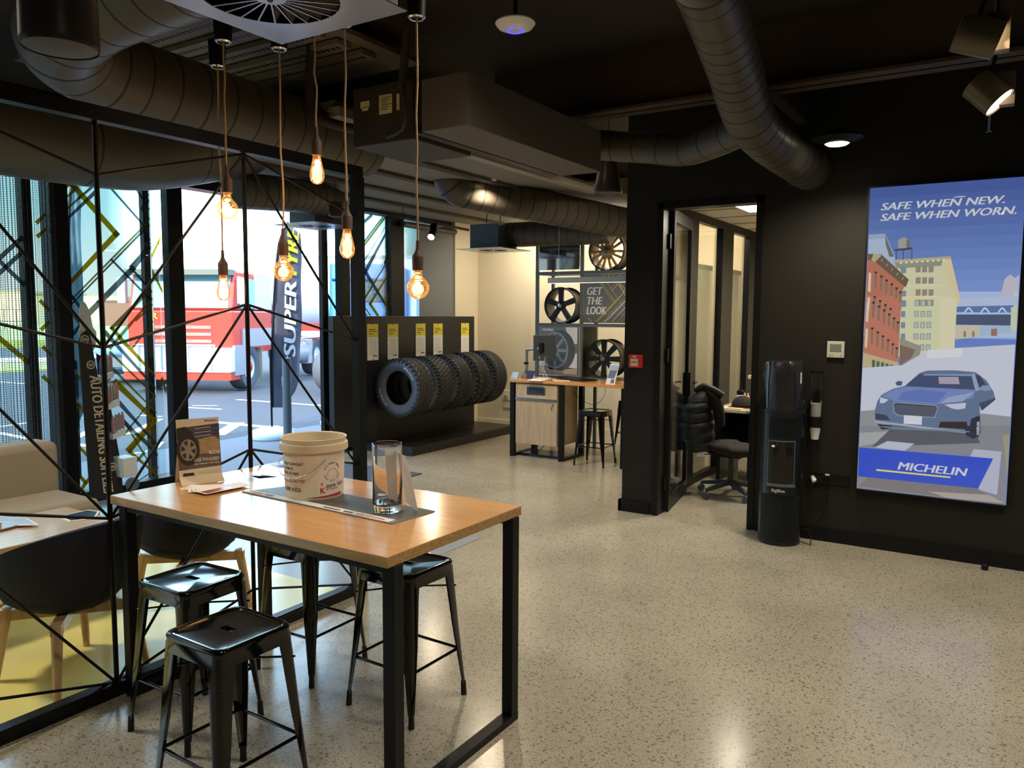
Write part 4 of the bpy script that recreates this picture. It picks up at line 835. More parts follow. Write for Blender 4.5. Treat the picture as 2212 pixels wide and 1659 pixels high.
obj('vent_grille', mb, [ALU, mat('vent_dark', S(40, 50, 64), .5)], t)
obj('lock', MB().lathe([(0, -.01), (.011, -.01), (.011, 0)][::-1], (-4.385, 7.8, .65), 'y', 14), CHROME, t)
obj('key', MB().box(-4.405, -4.399, 7.79, 7.793, .6, .64).lathe([(.002, 0), (.01, 0)], (-4.402, 7.79, .6), 'y', 10), CHROME, t)
obj('cable', MB().tube(smooth_path([(-4.7, 8.1, .17), (-4.78, 8.0, .08), (-4.75, 7.95, .015), (-4.6, 7.93, .01)]), .005, 6).tube(smooth_path([(-4.6, 8.1, .17), (-4.7, 8.05, .06), (-4.72, 7.98, .012)]), .004, 6), BLK, t)
obj('cable', MB().tube(smooth_path([(-4.24, 8.0, .8), (-4.1, 7.95, .72), (-3.95, 8.0, .66), (-3.85, 8.05, .78), (-3.88, 8.1, .88)]), .003, 6), BLK, t)
one('black_tray', MB().box(-4.905, -4.32, 7.94, 8.26, 0, .025), mat('tray_black', S(52, 60, 70), .2), 'flat black panel lying on the floor below the reception desk', 'panel')
# monitor on an arm
t = thing('monitor', 'black monitor seen from behind on a silver arm at the left end of the desk', 'monitor', (-4.9, 8.05, .925))
m0, m1 = at(1152, 724, y=8.0), at(1198, 780, y=8.12)
mb = MB(); q = [V((m0.x, 8.0, m1.z)), V((m1.x, 8.14, m1.z)), V((m1.x, 8.14, m0.z)), V((m0.x, 8.0, m0.z))]; mb.prism(q, V((-.3, 1, 0)).normalized()*.02)
obj('screen_body', mb, mat('monitor_shell', S(58, 66, 72), .4), t, bevel=.004); mc = sum(q, V())/4
obj('port_panel', MB().box(mc.x-.05, mc.x+.0, mc.y-.05, mc.y-.0, mc.z-.05, mc.z+.06), BLK, t)
obj('arm', MB().tube([(-4.93, 8.1, .925), (-4.93, 8.1, 1.27)], .017, 12).tube([(-4.93, 8.1, 1.25), (-4.86, 8.04, 1.27), (mc.x-.03, mc.y-.03, mc.z)], .016, 10), STEEL, t, smooth=50)
obj('clamp_knob', MB().tube([(-4.955, 8.085, 1.1), (-4.9, 8.085, 1.1)], .014, 10), BLK, t)
obj('cable', MB().tube(smooth_path([(mc.x-.05, mc.y-.04, mc.z-.1), (mc.x-.04, mc.y, 1.08), (mc.x-.01, mc.y+.02, .93)]), .003, 6).tube(smooth_path([(mc.x+.03, mc.y-.02, mc.z-.1), (mc.x-.01, mc.y, 1.05), (mc.x+.04, mc.y+.02, .93)]), .003, 6), WHITE, t)
DZ = .925
def dk(u, v): return at(u, v, z=DZ)
p = dk(1145, 812); one('card_holder', MB().prism([(p.x-.04, 7.95, DZ), (p.x+.05, 7.95, DZ), (p.x+.055, 7.98, DZ+.07), (p.x-.035, 7.98, DZ+.07)], (0, .004, 0)).box(p.x-.06, p.x+.05, 7.94, 7.99, DZ, DZ+.006), mat('pale_blue_card', S(170, 200, 222), .4), 'small pale blue card in a stand at the left end of the reception desk', 'card')
p = dk(1163, 813); one('card_reader', MB().lathe([(0, 0), (.045, .0), (.04, .03), (.03, .05), (0, .055)], (p.x, 8.0, DZ), n=18), mat('tan_plastic', S(130, 108, 92), .5), 'small round brown object beside the pale blue card', 'holder', smooth=40)
p = dk(1182, 812); mb = MB().prism([(p.x-.05, 7.98, DZ), (p.x+.07, 7.98, DZ), (p.x+.075, 8.03, DZ+.09), (p.x-.04, 8.03, DZ+.09)], (0, .006, 0)).beam((p.x+.08, 7.95, DZ), (p.x+.085, 8.03, DZ+.1), .006).beam((p.x-.06, 7.95, DZ), (p.x-.055, 8.03, DZ+.1), .006)
one('brochure_holder', mb, mat('dark_blue_plastic', S(50, 60, 90), .3), 'small dark blue brochure holder on the reception desk', 'holder')
mb = MB().prism([(-4.55, 8.05, DZ+.02), (-4.1, 7.95, DZ), (-4.0, 8.15, DZ), (-4.45, 8.25, DZ+.02)], (0, 0, .016)); one('keyboard', mb, BLK, 'thin black keyboard on the reception desk under the mamba poster', 'keyboard')
ptsheet('paper_sheet', [(1138, 822), (1168, 824), (1192, 818), (1165, 816)], DZ, .004, PAPER, 'open white booklet on the front edge of the reception desk', 'paper')
ptsheet('ruler_card', [(1192, 818), (1195, 824), (1232, 824), (1230, 819)], DZ, .004, mat('tan_card', S(226, 200, 160), .5), 'tan printed card lying on the reception desk', 'card')
p = dk(1341, 826); t = thing('leaflet_stand', 'white leaflet stand with blue picture at the right end of the reception desk', 'stand', (p.x, 7.85, DZ))
mb = MB().prism([(p.x-.05, 7.84, DZ), (p.x+.06, 7.84, DZ), (p.x+.085, 7.9, DZ+.22), (p.x-.025, 7.9, DZ+.22)], (0, .004, 0)); obj('holder', mb, WHITE, t)
mb = MB(); f_ = lambda s, tt: V((p.x-.05+.11*s+.025*tt, 7.838+.06*tt, DZ+.22*tt)); mb.poly([f_(.05, .72), f_(.95, .72), f_(.95, .95), f_(.05, .95)], 0); mb.poly([f_(.05, .3), f_(.8, .3), f_(.95, .7), f_(.1, .7)], 1); mb.poly([f_(.5, .05), f_(.85, .05), f_(.85, .25), f_(.5, .25)], 1)
obj('printed_picture', mb, [mat('sky_blue_print', S(150, 176, 214), .4), mat('slate_print', S(96, 112, 140), .4)], t)
# socket on the back wall
t = thing('power_socket', 'cream double power socket low on the cream wall right of the tyres', 'socket', (-6.0, YB-.02, .4))
p = at(1092, 872, y=YB-.01); obj('plate', MB().box(p.x-.04, p.x+.12, YB-.015, YB-.0, p.z-.06, p.z+.02).box(p.x-.04, p.x+.14, YB-.02, YB-.0, p.z+.05, p.z+.2), SKIRT, t, bevel=.004); obj('plug', MB().box(p.x+.0, p.x+.05, YB-.05, YB-.02, p.z+.09, p.z+.13), mat('plug_grey', S(150, 146, 138), .5), t)
# ================================================================ ON THE DARK WALL
p = at(1376, 780, y=YD); t = thing('fire_call_point', 'red fire alarm call point on the black pillar', 'fire alarm', (p.x, YD-.03, p.z-.05)); RED = mat('alarm_red', S(206, 48, 34), .35)
obj('housing', MB().box(p.x-.055, p.x+.055, YD-.05, YD, p.z-.055, p.z+.055), RED, t, bevel=.004)
mb = MB().box(p.x-.036, p.x+.03, YD-.053, YD-.05, p.z-.04, p.z+.022); mb.k = 1; mb.box(p.x-.008, p.x+.002, YD-.055, YD-.053, p.z-.012, p.z+.0)
for s_ in (-1, 1): mb.poly([(p.x-.003+s_*.01, YD-.055, p.z-.006), (p.x-.003+s_*.022, YD-.055, p.z+.002), (p.x-.003+s_*.022, YD-.055, p.z-.014)][::s_])
obj('press_plate', mb, [mat('alarm_glass', S(214, 198, 176), .3), INK], t)
mb = MB(); text(mb, 'FIRE', (p.x-.003, YD-.0515, p.z+.033), (1, 0, 0), (0, 0, 1), .02, 0, bold=.03, align='CENTER'); obj('lettering', mb, WHITE, t)
p = at(1806, 755, y=YD); t = thing('thermostat', 'white wall thermostat controller left of the illuminated poster', 'thermostat', (p.x, YD-.02, p.z-.06))
obj('housing', MB().box(p.x-.06, p.x+.06, YD-.02, YD, p.z-.06, p.z+.06), mat('thermostat_white', S(196, 196, 180), .4), t, bevel=.004); obj('display', MB().box(p.x-.04, p.x+.04, YD-.022, YD-.019, p.z-.015, p.z+.04), mat('lcd_grey', S(120, 126, 112), .2), t)
obj('button', MB().box(p.x-.045, p.x-.035, YD-.023, YD-.02, p.z-.045, p.z-.035).box(p.x-.025, p.x-.015, YD-.023, YD-.02, p.z-.045, p.z-.035).box(p.x+.035, p.x+.045, YD-.023, YD-.02, p.z-.045, p.z-.035), mat('button_grey', S(160, 160, 146), .5), t)
p = at(1800, 1036, y=YD); t = thing('power_socket', 'black double power socket low on the black wall beside the water cooler', 'socket', (p.x, YD-.02, p.z-.04))
obj('plate', MB().box(p.x-.13, p.x+.11, YD-.014, YD, p.z-.04, p.z+.045), BLK, t, bevel=.003); obj('plug', MB().box(p.x-.11, p.x-.06, YD-.055, YD-.012, p.z-.03, p.z+.02), BLK, t, bevel=.003)
obj('plug', MB().tube([(p.x-.145, YD-.03, p.z+.015), (p.x-.12, YD-.05, p.z-.02)], [.014, .02], 10), WHITE, t)
obj('indicator', MB().box(p.x-.055, p.x-.025, YD-.016, YD-.013, p.z+.028, p.z+.04), WHITE, t)
# light box poster
yP = YD-.055
t = thing('light_box_poster', 'large illuminated tyre advertising poster with blue car on the black wall', 'poster', (-.4, yP, .44))
obj('frame', MB().box(-.885, .06, yP+.004, YD, .42, 2.6), BLK, t)
PZ = lambda L, oy, l: [at(1800+x/5.369, oy+y/5.369, y=yP-l) for x, y in L]
E_ = {}; mb = MB()
def ek(*c):
    if c not in E_: E_[c] = len(E_)
    return E_[c]
LY = [.0]
def pa(L, *c, o=360):
    LY[0] += .00012; mb.poly([V((min(max(p.x, -.865), .045), p.y, min(max(p.z, .445), 2.583))) for p in PZ(L, o, LY[0])], ek(*c))
B_, C_ = 640, 920
X0, X1 = -.87, .05
def band(z0, z1, *c): LY[0] += .0001; mb.poly([(X0, yP-LY[0], z0), (X1, yP-LY[0], z0), (X1, yP-LY[0], z1), (X0, yP-LY[0], z1)], ek(*c))
mb.box(X0, X1, yP, yP+.004, .44, 2.585, k=ek(110, 134, 206))
nb_ = 14
for i in range(nb_):
    f = i/(nb_-1); c0, c1 = (76, 96, 164), (150, 178, 236); z1 = 2.585-.95*f; band(z1-.95/(nb_-1)-.02, z1, *[int(a+(b-a)*f) for a, b in zip(c0, c1)])
pa([(0, 1450), (2212, 1450), (2212, 1700), (0, 1700)], 176, 190, 232)
# far skyline and bridge
pa([(1930, 1659), (1940, 1480), (1990, 1300), (2050, 1250), (2110, 1290), (2190, 1250), (2190, 1659)], 196, 190, 206)
pa([(2090, 1460), (2190, 1440), (2190, 1659), (2090, 1659)], 208, 204, 196)
pa([(1410, 30), (2190, 0), (2190, 480), (1410, 480)], 186, 196, 226, o=B_)
pa([(1410, 120), (2090, 105), (2090, 215), (1410, 215)], 96, 122, 176, o=B_)
for x in (1510, 1700, 1900): pa([(x, 190), (x+45, 130), (x+75, 130), (x+120, 190), (x+100, 190), (x+60, 145), (x+20, 190)], 206, 214, 236, o=B_)
pa([(1410, 185), (2080, 190), (2080, 210), (1410, 210)], 176, 200, 236, o=B_); pa([(1410, 215), (2060, 215), (2055, 340), (1410, 330)], 84, 92, 120, o=B_)
pa([(1420, 340), (1700, 345), (1690, 470), (1420, 500)], 206, 194, 172, o=B_); pa([(1700, 345), (2060, 340), (2060, 420), (1700, 470)], 170, 190, 216, o=B_); pa([(1830, 380), (1900, 375), (1900, 460), (1830, 460)], 160, 116, 104, o=B_)
pa([(2060, 130), (2190, 110), (2190, 420), (2060, 380)], 206, 208, 178, o=B_)
for x in (1510, 1610): pa([(x, 470), (x, 420), (x+15, 395), (x+30, 420), (x+30, 470)], 150, 130, 108, o=B_)
# pale corner building
pa([(720, 1090), (1360, 1040), (1475, 1540), (1420, 1659), (720, 1659)], 214, 208, 176)
pa([(770, 0), (1440, 0), (1400, 700), (750, 700)], 214, 212, 176, o=B_)
pa([(1270, 1130), (1360, 1040), (1475, 1540), (1440, 1560)], 222, 202, 160); pa([(1240, 0), (1420, 20), (1400, 700), (1230, 700)], 226, 214, 182, o=B_)
pa([(720, 1080), (1350, 1040), (1370, 1070), (720, 1110)], 190, 176, 140); pa([(720, 1110), (1270, 1080), (1250, 1150), (730, 1180)], 150, 150, 136)
for i in range(9): pa([(770+i*62, 1105-i*4), (800+i*62, 1103-i*4), (800+i*62, 1125-i*4), (770+i*62, 1127-i*4)], 226, 220, 196)
for y in (1370, 1500): pa([(800, y), (1290, y-10), (1290, y+25), (800, y+35)], 226, 212, 176)
for yy_, rows in ((1155, 360), (1285, 360), (1425, 360), (1545, 360)):
    for x in (960, 1035, 1110): pa([(x-4, yy_), (x+54, yy_-3), (x+52, yy_+70), (x-6, yy_+73)], 152, 142, 128)
    pa([(790 if yy_ > 1200 else 770, yy_+15), (845, yy_+13), (845, yy_+80), (795, yy_+82)], 130, 142, 160)
for yy_ in (45, 172, 300, 432, 560):
    for x in (945, 1018, 1090):
        pa([(x-yy_*.03, yy_), (x+54-yy_*.03, yy_-2), (x+52-yy_*.03, yy_+68), (x-2-yy_*.03, yy_+70)], 148, 146, 136, o=B_); pa([(x+8-yy_*.03, yy_+8), (x+46-yy_*.03, yy_+6), (x+44-yy_*.03, yy_+62), (x+6-yy_*.03, yy_+64)], 186, 190, 186, o=B_)
    pa([(785, yy_), (835, yy_), (833, yy_+70), (783, yy_+70)], 128, 144, 168, o=B_)
# glass building and water tank, brick building
pa([(400, 790), (600, 775), (715, 1045), (715, 1170), (400, 1170)], 176, 188, 214); pa([(600, 790), (705, 1045), (650, 1045), (608, 900)], 112, 116, 110); pa([(400, 790), (600, 775), (600, 830), (400, 845)], 158, 170, 200)
pa([(750, 850), (820, 815), (890, 850), (885, 940), (755, 950)], 166, 160, 156); pa([(850, 840), (890, 850), (885, 940), (850, 942)], 120, 114, 116); pa([(700, 960), (910, 935), (915, 960), (720, 980)], 74, 76, 92)
for x in (725, 805, 905): pa([(x, 965), (x+12, 965), (x+12, 1075), (x, 1080)], 84, 88, 108)
pa([(395, 1020), (560, 1030), (870, 1310), (800, 1440), (790, 1659), (365, 1659)], 190, 118, 98); pa([(365, 0), (790, 0), (750, 830), (330, 900)], 196, 124, 104, o=B_)
pa([(400, 1010), (560, 1020), (875, 1310), (840, 1400), (480, 1100), (400, 1080)], 112, 96, 78); pa([(470, 1005), (560, 1030), (480, 1110), (440, 1080)], 186, 172, 140)
for i in range(5): pa([(555+i*60, 1080+i*53), (580+i*60, 1065+i*53), (570+i*60, 1090+i*53), (550+i*60, 1110+i*53)], 160, 148, 122)
for r_, (oy_, o_) in enumerate(((1215, 360), (1500, 360), (60, 640), (360, 640))):
    for i, x in enumerate((480, 545, 605, 665, 720, 765)):
        xx = x-(r_*14); yo = oy_+i*46; h_ = 190-i*12
        if o_ == 360 and yo+h_ > 1659: h_ = 1659-yo
        if h_ > 20: pa([(xx, yo), (xx+24, yo+6), (xx+20, yo+h_), (xx-4, yo+h_-6)], 140, 118, 104, o=o_); pa([(xx, yo), (xx+34, yo+4), (xx+22, yo+26), (xx, yo+24)], 66, 54, 54, o=o_)
    pa([(412-r_*12, oy_+10), (440-r_*12, oy_+20), (432-r_*14, oy_+240 if o_ == 640 or r_ == 0 else 1659), (400-r_*12, oy_+230 if o_ == 640 or r_ == 0 else 1659)], 224, 206, 178, o=o_)
pa([(345, 655), (760, 770), (755, 830), (330, 890)], 198, 178, 142, o=B_)
for i in range(6): pa([(450+i*52, 735+i*14), (485+i*52, 742+i*14), (483+i*52, 830), (448+i*52, 830)], 92, 104, 94, o=B_)
pa([(770, 480), (1020, 580), (1000, 700), (770, 800)], 156, 150, 136, o=B_); pa([(770, 560), (950, 620), (900, 720), (770, 800)], 132, 108, 100, o=B_)
# street level: plain pale hazy frontage and grey road
pa([(330, 830), (800, 800), (1100, 620), (2130, 560), (2110, 1560), (300, 1400)], 206, 206, 222, o=B_)
pa([(1100, 620), (1500, 600), (1500, 700), (1080, 720)], 222, 220, 228, o=B_)
pa([(310, 1330), (1000, 1280), (2110, 1400), (2100, 1660), (300, 1660)], 150, 150, 156, o=B_)
pa([(300, 0), (2095, 0), (2040, 930), (275, 720)], 138, 138, 148, o=C_); pa([(300, 80), (700, 60), (700, 160), (300, 240)], 168, 168, 172, o=C_); pa([(700, 0), (1650, 40), (1700, 200), (450, 240)], 92, 92, 106, o=C_)
pa([(480, 250), (630, 175), (940, 205), (830, 290)], 188, 190, 214, o=C_); pa([(1590, 350), (1630, 268), (1950, 298), (1900, 800), (1690, 740)], 182, 184, 208, o=C_)
pa([(400, 600), (1650, 720), (2040, 920), (290, 700)], 128, 120, 126, o=C_); pa([(1100, 760), (1800, 800), (2000, 900), (1300, 830)], 176, 164, 160, o=C_); pa([(1960, 100), (2090, 100), (2060, 600), (1990, 300)], 160, 156, 132, o=C_)
# car
CARB = (96, 112, 150)
pa([(560, 1140), (700, 1070), (830, 1040), (1000, 890), (1090, 862), (1400, 858), (1650, 880), (1780, 980), (1860, 1110), (1880, 1200), (1700, 1250), (1700, 1560), (1560, 1590), (1200, 1560), (700, 1500), (490, 1450), (480, 1330), (510, 1220)], 104, 118, 150, o=B_)
pa([(1690, 1240), (1880, 1180), (1880, 1200), (1720, 1330)], 70, 80, 106, o=B_)
pa([(560, 1150), (720, 1075), (850, 1048), (1650, 1090), (1620, 1180), (1210, 1255), (700, 1215)], 122, 138, 194, o=B_); pa([(800, 1110), (1000, 1080), (1320, 1110), (1200, 1240), (740, 1200)], 104, 122, 190, o=B_); pa([(1330, 1170), (1640, 1110), (1500, 1220), (1240, 1245)], 156, 168, 204, o=B_)
pa([(830, 1040), (990, 910), (1060, 895), (1600, 910), (1640, 1080), (1200, 1060)], 74, 84, 116, o=B_); pa([(1220, 935), (1450, 935), (1465, 1020), (1225, 1015)], 176, 164, 184, o=B_); pa([(1060, 900), (1600, 905), (1600, 925), (1040, 918)], 140, 156, 196, o=B_)
pa([(1640, 905), (1700, 920), (1760, 1010), (1790, 1060), (1680, 1070)], 66, 74, 104, o=B_); pa([(1600, 905), (1640, 890), (1700, 1090), (1650, 1100)], 152, 166, 196, o=B_)
pa([(720, 1000), (760, 980), (805, 990), (790, 1035), (735, 1035)], 80, 92, 126, o=B_); pa([(1675, 1075), (1740, 1030), (1820, 1040), (1835, 1085), (1760, 1100)], 140, 150, 186, o=B_)
pa([(690, 1240), (720, 1225), (1190, 1260), (1220, 1290), (1180, 1410), (760, 1390), (700, 1350)], 150, 162, 184, o=B_); pa([(700, 1250), (725, 1235), (1185, 1270), (1208, 1295), (1170, 1400), (765, 1378), (712, 1345)], 76, 82, 96, o=B_)
for i in range(8): pa([(715, 1262+i*14), (1195, 1290+i*14), (1195, 1294+i*14), (715, 1266+i*14)], 116, 122, 138, o=B_)
pa([(545, 1170), (640, 1200), (590, 1240), (540, 1240)], 198, 206, 228, o=B_); pa([(1290, 1255), (1540, 1235), (1530, 1300), (1440, 1315), (1370, 1300)], 202, 200, 222, o=B_)
pa([(485, 1355), (620, 1380), (660, 1440), (490, 1430)], 62, 72, 88, o=B_); pa([(1240, 1455), (1545, 1455), (1570, 1545), (1220, 1520)], 58, 50, 46, o=B_); pa([(480, 1440), (1200, 1530), (1590, 1565), (1570, 1590), (1190, 1555), (480, 1460)], 166, 176, 196, o=B_)
pa([(820, 1378), (1030, 1392), (1025, 1492), (816, 1478)], 214, 216, 232, o=B_)
pa([(1600, 1420), (1700, 1380), (1710, 1580), (1640, 1640), (1560, 1620)], 52, 56, 72, o=B_); pa([(1665, 1460), (1695, 1450), (1700, 1560), (1670, 1610)], 166, 170, 190, o=B_); pa([(510, 1480), (690, 1500), (680, 1540), (560, 1545)], 44, 48, 64, o=B_)
pa([(1520, 0), (1700, 0), (1690, 120), (1620, 150), (1540, 110)], 50, 54, 70, o=C_); pa([(1660, 10), (1700, 0), (1690, 100), (1665, 110)], 160, 166, 186, o=C_); pa([(490, 0), (1580, 60), (1580, 75), (700, 40)], 120, 130, 150, o=C_)
# blue banner
pa([(300, 250), (1855, 378), (1680, 725), (288, 585)], 44, 78, 206, o=C_)
pa([(500, 500), (1360, 588), (1358, 606), (498, 520)], 226, 218, 112, o=C_)
ms = [None]*len(E_)
def finish_poster():
    for c, i in E_.items(): ms[i] = em('print_%d_%d_%d' % c, S(*c), .92)
finish_poster(); obj('printed_picture', mb, ms, t)
mb = MB(); A_ = PZ([(545, 508)], 360, .022)[0]; B2 = PZ([(1975, 425)], 360, .022)[0]
text(mb, 'SAFE WHEN NEW.', (A_.x, yP-.022, A_.z+.0), (1, 0, 0), (0, 0, 1), .07, 0, bold=.028, shear=.25, width=B2.x-A_.x)
A_ = PZ([(540, 632)], 360, .022)[0]; B2 = PZ([(2110, 545)], 360, .022)[0]
text(mb, 'SAFE WHEN WORN.', (A_.x, yP-.022, A_.z), (1, 0, 0), (0, 0, 1), .07, 0, bold=.028, shear=.25, width=B2.x-A_.x)
A_ = PZ([(738, 495)], C_, .022)[0]; B2 = PZ([(1540, 570)], C_, .022)[0]
text(mb, 'MICHELIN', (A_.x, yP-.022, A_.z-.004), (1, 0, 0), (0, 0, 1), .078, 0, bold=.03, shear=.2, width=B2.x-A_.x)
for v_ in mb.v: v_.y = yP-LY[0]-.0008
obj('lettering', mb, em('print_lettering', S(206, 206, 212), .95), t)
obj('cover_sheet', MB().box(X0, X1, yP-LY[0]-.004, yP-LY[0]-.003, .44, 2.585), CLEAR, t)
WARM2 = (1, .89, .72)
# ================================================================ WATER COOLER
cc = V((-1.375, 5.925, 0)); CP = mat('cooler_black', S(24, 28, 31), .3, spec=.4)
t = thing('water_cooler', 'tall round black water cooler with ribbed front standing against the black wall', 'water cooler', cc)
r = .152; zt = 1.0
obj('body', MB().lathe([(0, 0), (r*.96, 0), (r, .02), (r, zt-.03), (r*1.02, zt-.02), (r*.99, zt), (0, zt)], cc, n=48), CP, t, smooth=30)
a_f = math.atan2(-cc.y, -cc.x); cf = lambda a, z, l=0.: cc+V(((r+l)*math.cos(a_f+a), (r+l)*math.sin(a_f+a), z))
for zz_ in ((.03, .375), (.8, .95)):
  mb = MB()
  for i in range(26):
      a = -1.0+i*.08
      for z0, z1 in (zz_,):
          if z0 > .5 and a < -.62: continue
          p0, p1 = cf(a, z0, .002), cf(a, z1, .002); mb.tube([p0, p1], .0062, 8)
  obj('rib_panel', mb, CP, t, smooth=60)
mb = MB()
for i in range(10):
    a0, a1 = -.62+i*.12, -.62+(i+1)*.12; mb.add([cf(a0, .46, .003), cf(a1, .46, .003), cf(a1, .78, .003), cf(a0, .78, .003)], [(0, 1, 2, 3)])
obj('tap_recess', mb, mat('cooler_recess', S(34, 30, 26), .25), t)
mb = MB()
for a0, a1, z0, z1 in ((-.66, .62, .775, .785), (-.66, .62, .455, .465), (-.67, -.63, .455, .785), (.58, .62, .455, .785)):
    for i in range(8): b0, b1 = a0+(a1-a0)*i/8, a0+(a1-a0)*(i+1)/8; mb.add([cf(b0, z0, .006), cf(b1, z0, .006), cf(b1, z1, .006), cf(b0, z1, .006)], [(0, 1, 2, 3)])
obj('recess_trim', mb, mat('cooler_trim', S(84, 96, 104), .2), t)
for a, m_, lab in ((-.32, WHITE, 'white tap lever'), (.3, BLK, 'black tap lever')):
    p = cf(a, .73, .0); n_ = (p-cc); n_.z = 0; n_.normalize(); ta = obj('tap', MB().tube([p, p+n_*.035, p+n_*.04+V((0, 0, -.045))], .011, 10), BLK, t, smooth=50)
    obj('tap_lever', MB().beam(p+n_*.035+V((0, 0, .01)), p+n_*.07+V((.01, 0, .022)), .02, .012), m_, ta)['label'] = lab
mb = MB()
for i in range(10): a0, a1 = -.62+i*.125, -.62+(i+1)*.125; mb.add([cf(a0, .445, .02), cf(a1, .445, .02), cf(a1, .46, .02), cf(a0, .46, .02), cf(a0, .46, -.0), cf(a1, .46, -.0)], [(0, 1, 2, 3), (3, 2, 5, 4)])
obj('drip_tray', mb, mat('cooler_trim', S(84, 96, 104), .2), t)
mb = MB()
def ctext(s, a, z, size, bold=.03):
    vs_, fs_ = text2d(s, size, bold); mb.add([cf(a+x/r, z+y, .0105) for x, y in vs_], fs_, 0)
ctext('BigBlue', -.4, .405, .03);
mb.v = [v_ for v_ in mb.v]; obj('lettering', mb, mat('cooler_lettering', S(190, 190, 180), .5), t)
obj('label_band', (lambda m_: [m_.add([cf(-.66+i*.13, .385, .0085), cf(-.66+(i+1)*.13, .385, .0085), cf(-.66+(i+1)*.13, .44, .0085), cf(-.66+i*.13, .44, .0085)], [(0, 1, 2, 3)]) for i in range(10)] and m_)(MB()), mat('cooler_band', S(20, 22, 24), .15), t)
# hooded bottle cover
rings = []; rr = random.Random(8)
for i, (z, s) in enumerate(((zt, .135), (zt+.05, .138), (zt+.12, .136), (zt+.2, .14), (zt+.27, .139), (zt+.33, .137), (zt+.355, .13), (zt+.36, .1))):
    rings.append([(cc.x+s*(1+.06*math.sin(7*2*PI*j/48+i*.5)*(.4+i*.08)+.05*math.sin(3*2*PI*j/48+i))*math.cos(2*PI*j/48), cc.y+s*(1+.06*math.sin(7*2*PI*j/48+i*.5)*(.4+i*.08))*math.sin(2*PI*j/48), z+(.004*math.sin(5*2*PI*j/48) if i > 4 else 0)) for j in range(48)])
t2 = thing('bottle_cover', 'wrinkled black fabric cover over the bottle on top of the water cooler', 'cover', cc+V((0, 0, zt)))
obj('cover', loft(rings), mat('nylon_black', S(34, 34, 37), .25, bump=.8, bscale=12, spec=.7), t2, smooth=60)
obj('zip', MB().tube([cf(-.95, zt+.01, -.012), cf(-.95, zt+.18, -.008), cf(-.95, zt+.34, -.012)], .004, 8), mat('zip_grey', S(120, 140, 160), .3), t2)
obj('cord_tab', MB().box(cc.x+.128, cc.x+.136, cc.y-.07, cc.y-.066, zt+.2, zt+.28), WHITE, t2)
# cup dispenser
px_ = at(1757, 900, y=5.99); dc = V((px_.x+.01, 6.02, 0))
t = thing('cup_dispenser', 'clear tube paper cup dispenser fixed beside the water cooler', 'dispenser', (dc.x, dc.y, .85))
obj('tube', MB().lathe([(.042, .95), (.042, 1.27)], dc, n=24), CLEAR, t, smooth=40); obj('cap', MB().lathe([(0, 1.27), (.045, 1.27), (.045, 1.285), (0, 1.285)], dc, n=24), BLK, t, smooth=30)
obj('collar', MB().lathe([(.038, .87), (.045, .87), (.045, .95), (.04, .95)], dc, n=24), BLK, t, smooth=30); obj('bracket', MB().box(dc.x-.02, dc.x+.02, dc.y+.03, YD, .88, .94), BLK, t)
for i in range(13): one('paper_cup', MB().lathe([(.026, 0), (.037, .072), (.039, .074)], (dc.x, dc.y, .78+i*.016), n=20), PAPER, 'white paper cup in the stack inside the clear dispenser tube', 'cup', 'paper cups in the dispenser', smooth=40)
obj('cable', MB().tube(smooth_path([(cc.x+.13, 6.0, .1), (cc.x+.2, 6.05, .09), (cc.x+.28, 6.08, .2), (cc.x+.3, 6.1, .42), (cc.x+.3, 6.09, .5)]), .004, 6).tube(smooth_path([(cc.x+.12, 5.98, .05), (cc.x+.2, 5.98, .09), (cc.x+.23, 5.92, .01), (cc.x+.12, 5.93, .03)]), .004, 6), BLK, None) and None
o = bpy.data.objects['cable'] if False else [q for q in C.objects if q.name.startswith('cable') and q.parent is None][0]; o.name = 'power_cable'; tag(o, 'thin black power cables trailing from the water cooler along the wall', 'cable')
one('door_stop', MB().lathe([(0, 0), (.02, 0), (.022, .03), (.015, .04), (0, .04)], (at(2127, 1232, z=0).x, 6.0, 0), n=16), BLK, 'small black rubber door stop on the concrete under the poster', 'door stop', smooth=30)
# ================================================================ OFFICE
t = thing('office_desk', 'pale office desk behind the office door', 'desk', (-1.6, 7.9, 0)); LAM = mat('pale_laminate', S(206, 192, 160), .4)
obj('tabletop', MB().box(-2.5, -.4, 7.75, 8.5, .715, .745), LAM, t, bevel=.002); obj('leg', MB().box(-2.46, -2.42, 7.8, 8.45, 0, .715), BLK, t); obj('leg', MB().box(-.48, -.44, 7.8, 8.45, 0, .715), BLK, t)
obj('modesty_panel', MB().box(-2.42, -.48, 8.4, 8.42, .3, .7), BLK, t)
one('office_cabinet', MB().box(-2.2, -1.66, 8.0, 8.38, 0, .62), mat('navy_steel', S(30, 44, 66), .4), 'dark blue steel cabinet under the office desk', 'cabinet')
t = thing('office_chair', 'black swivel office chair behind the glass door of the office', 'chair', (-2.13, 7.2, 0)); oc = V((-2.13, 7.2, 0)); CF = mat('chair_fabric', S(36, 33, 28), .9, bump=.3, bscale=200)
for i in range(5):
    a = 2*PI*i/5+.45; e = oc+V((.3*math.cos(a), .3*math.sin(a), .085)); obj('base_arm', MB().beam(oc+V((0, 0, .13)), e, .05, .045, w2=.035, h2=.03), mat('chair_plastic', S(62, 68, 74), .35), t, bevel=.005)
    obj('caster', MB().lathe([(0, -.025), (.03, -.025), (.032, -.015), (.032, .015), (.03, .025), (0, .025)], e+V((0, 0, -.053)), 'y', 18).tube([e+V((0, 0, .01)), e+V((0, 0, -.04))], .01, 8), mat('caster_grey', S(84, 90, 96), .35), t, smooth=35)
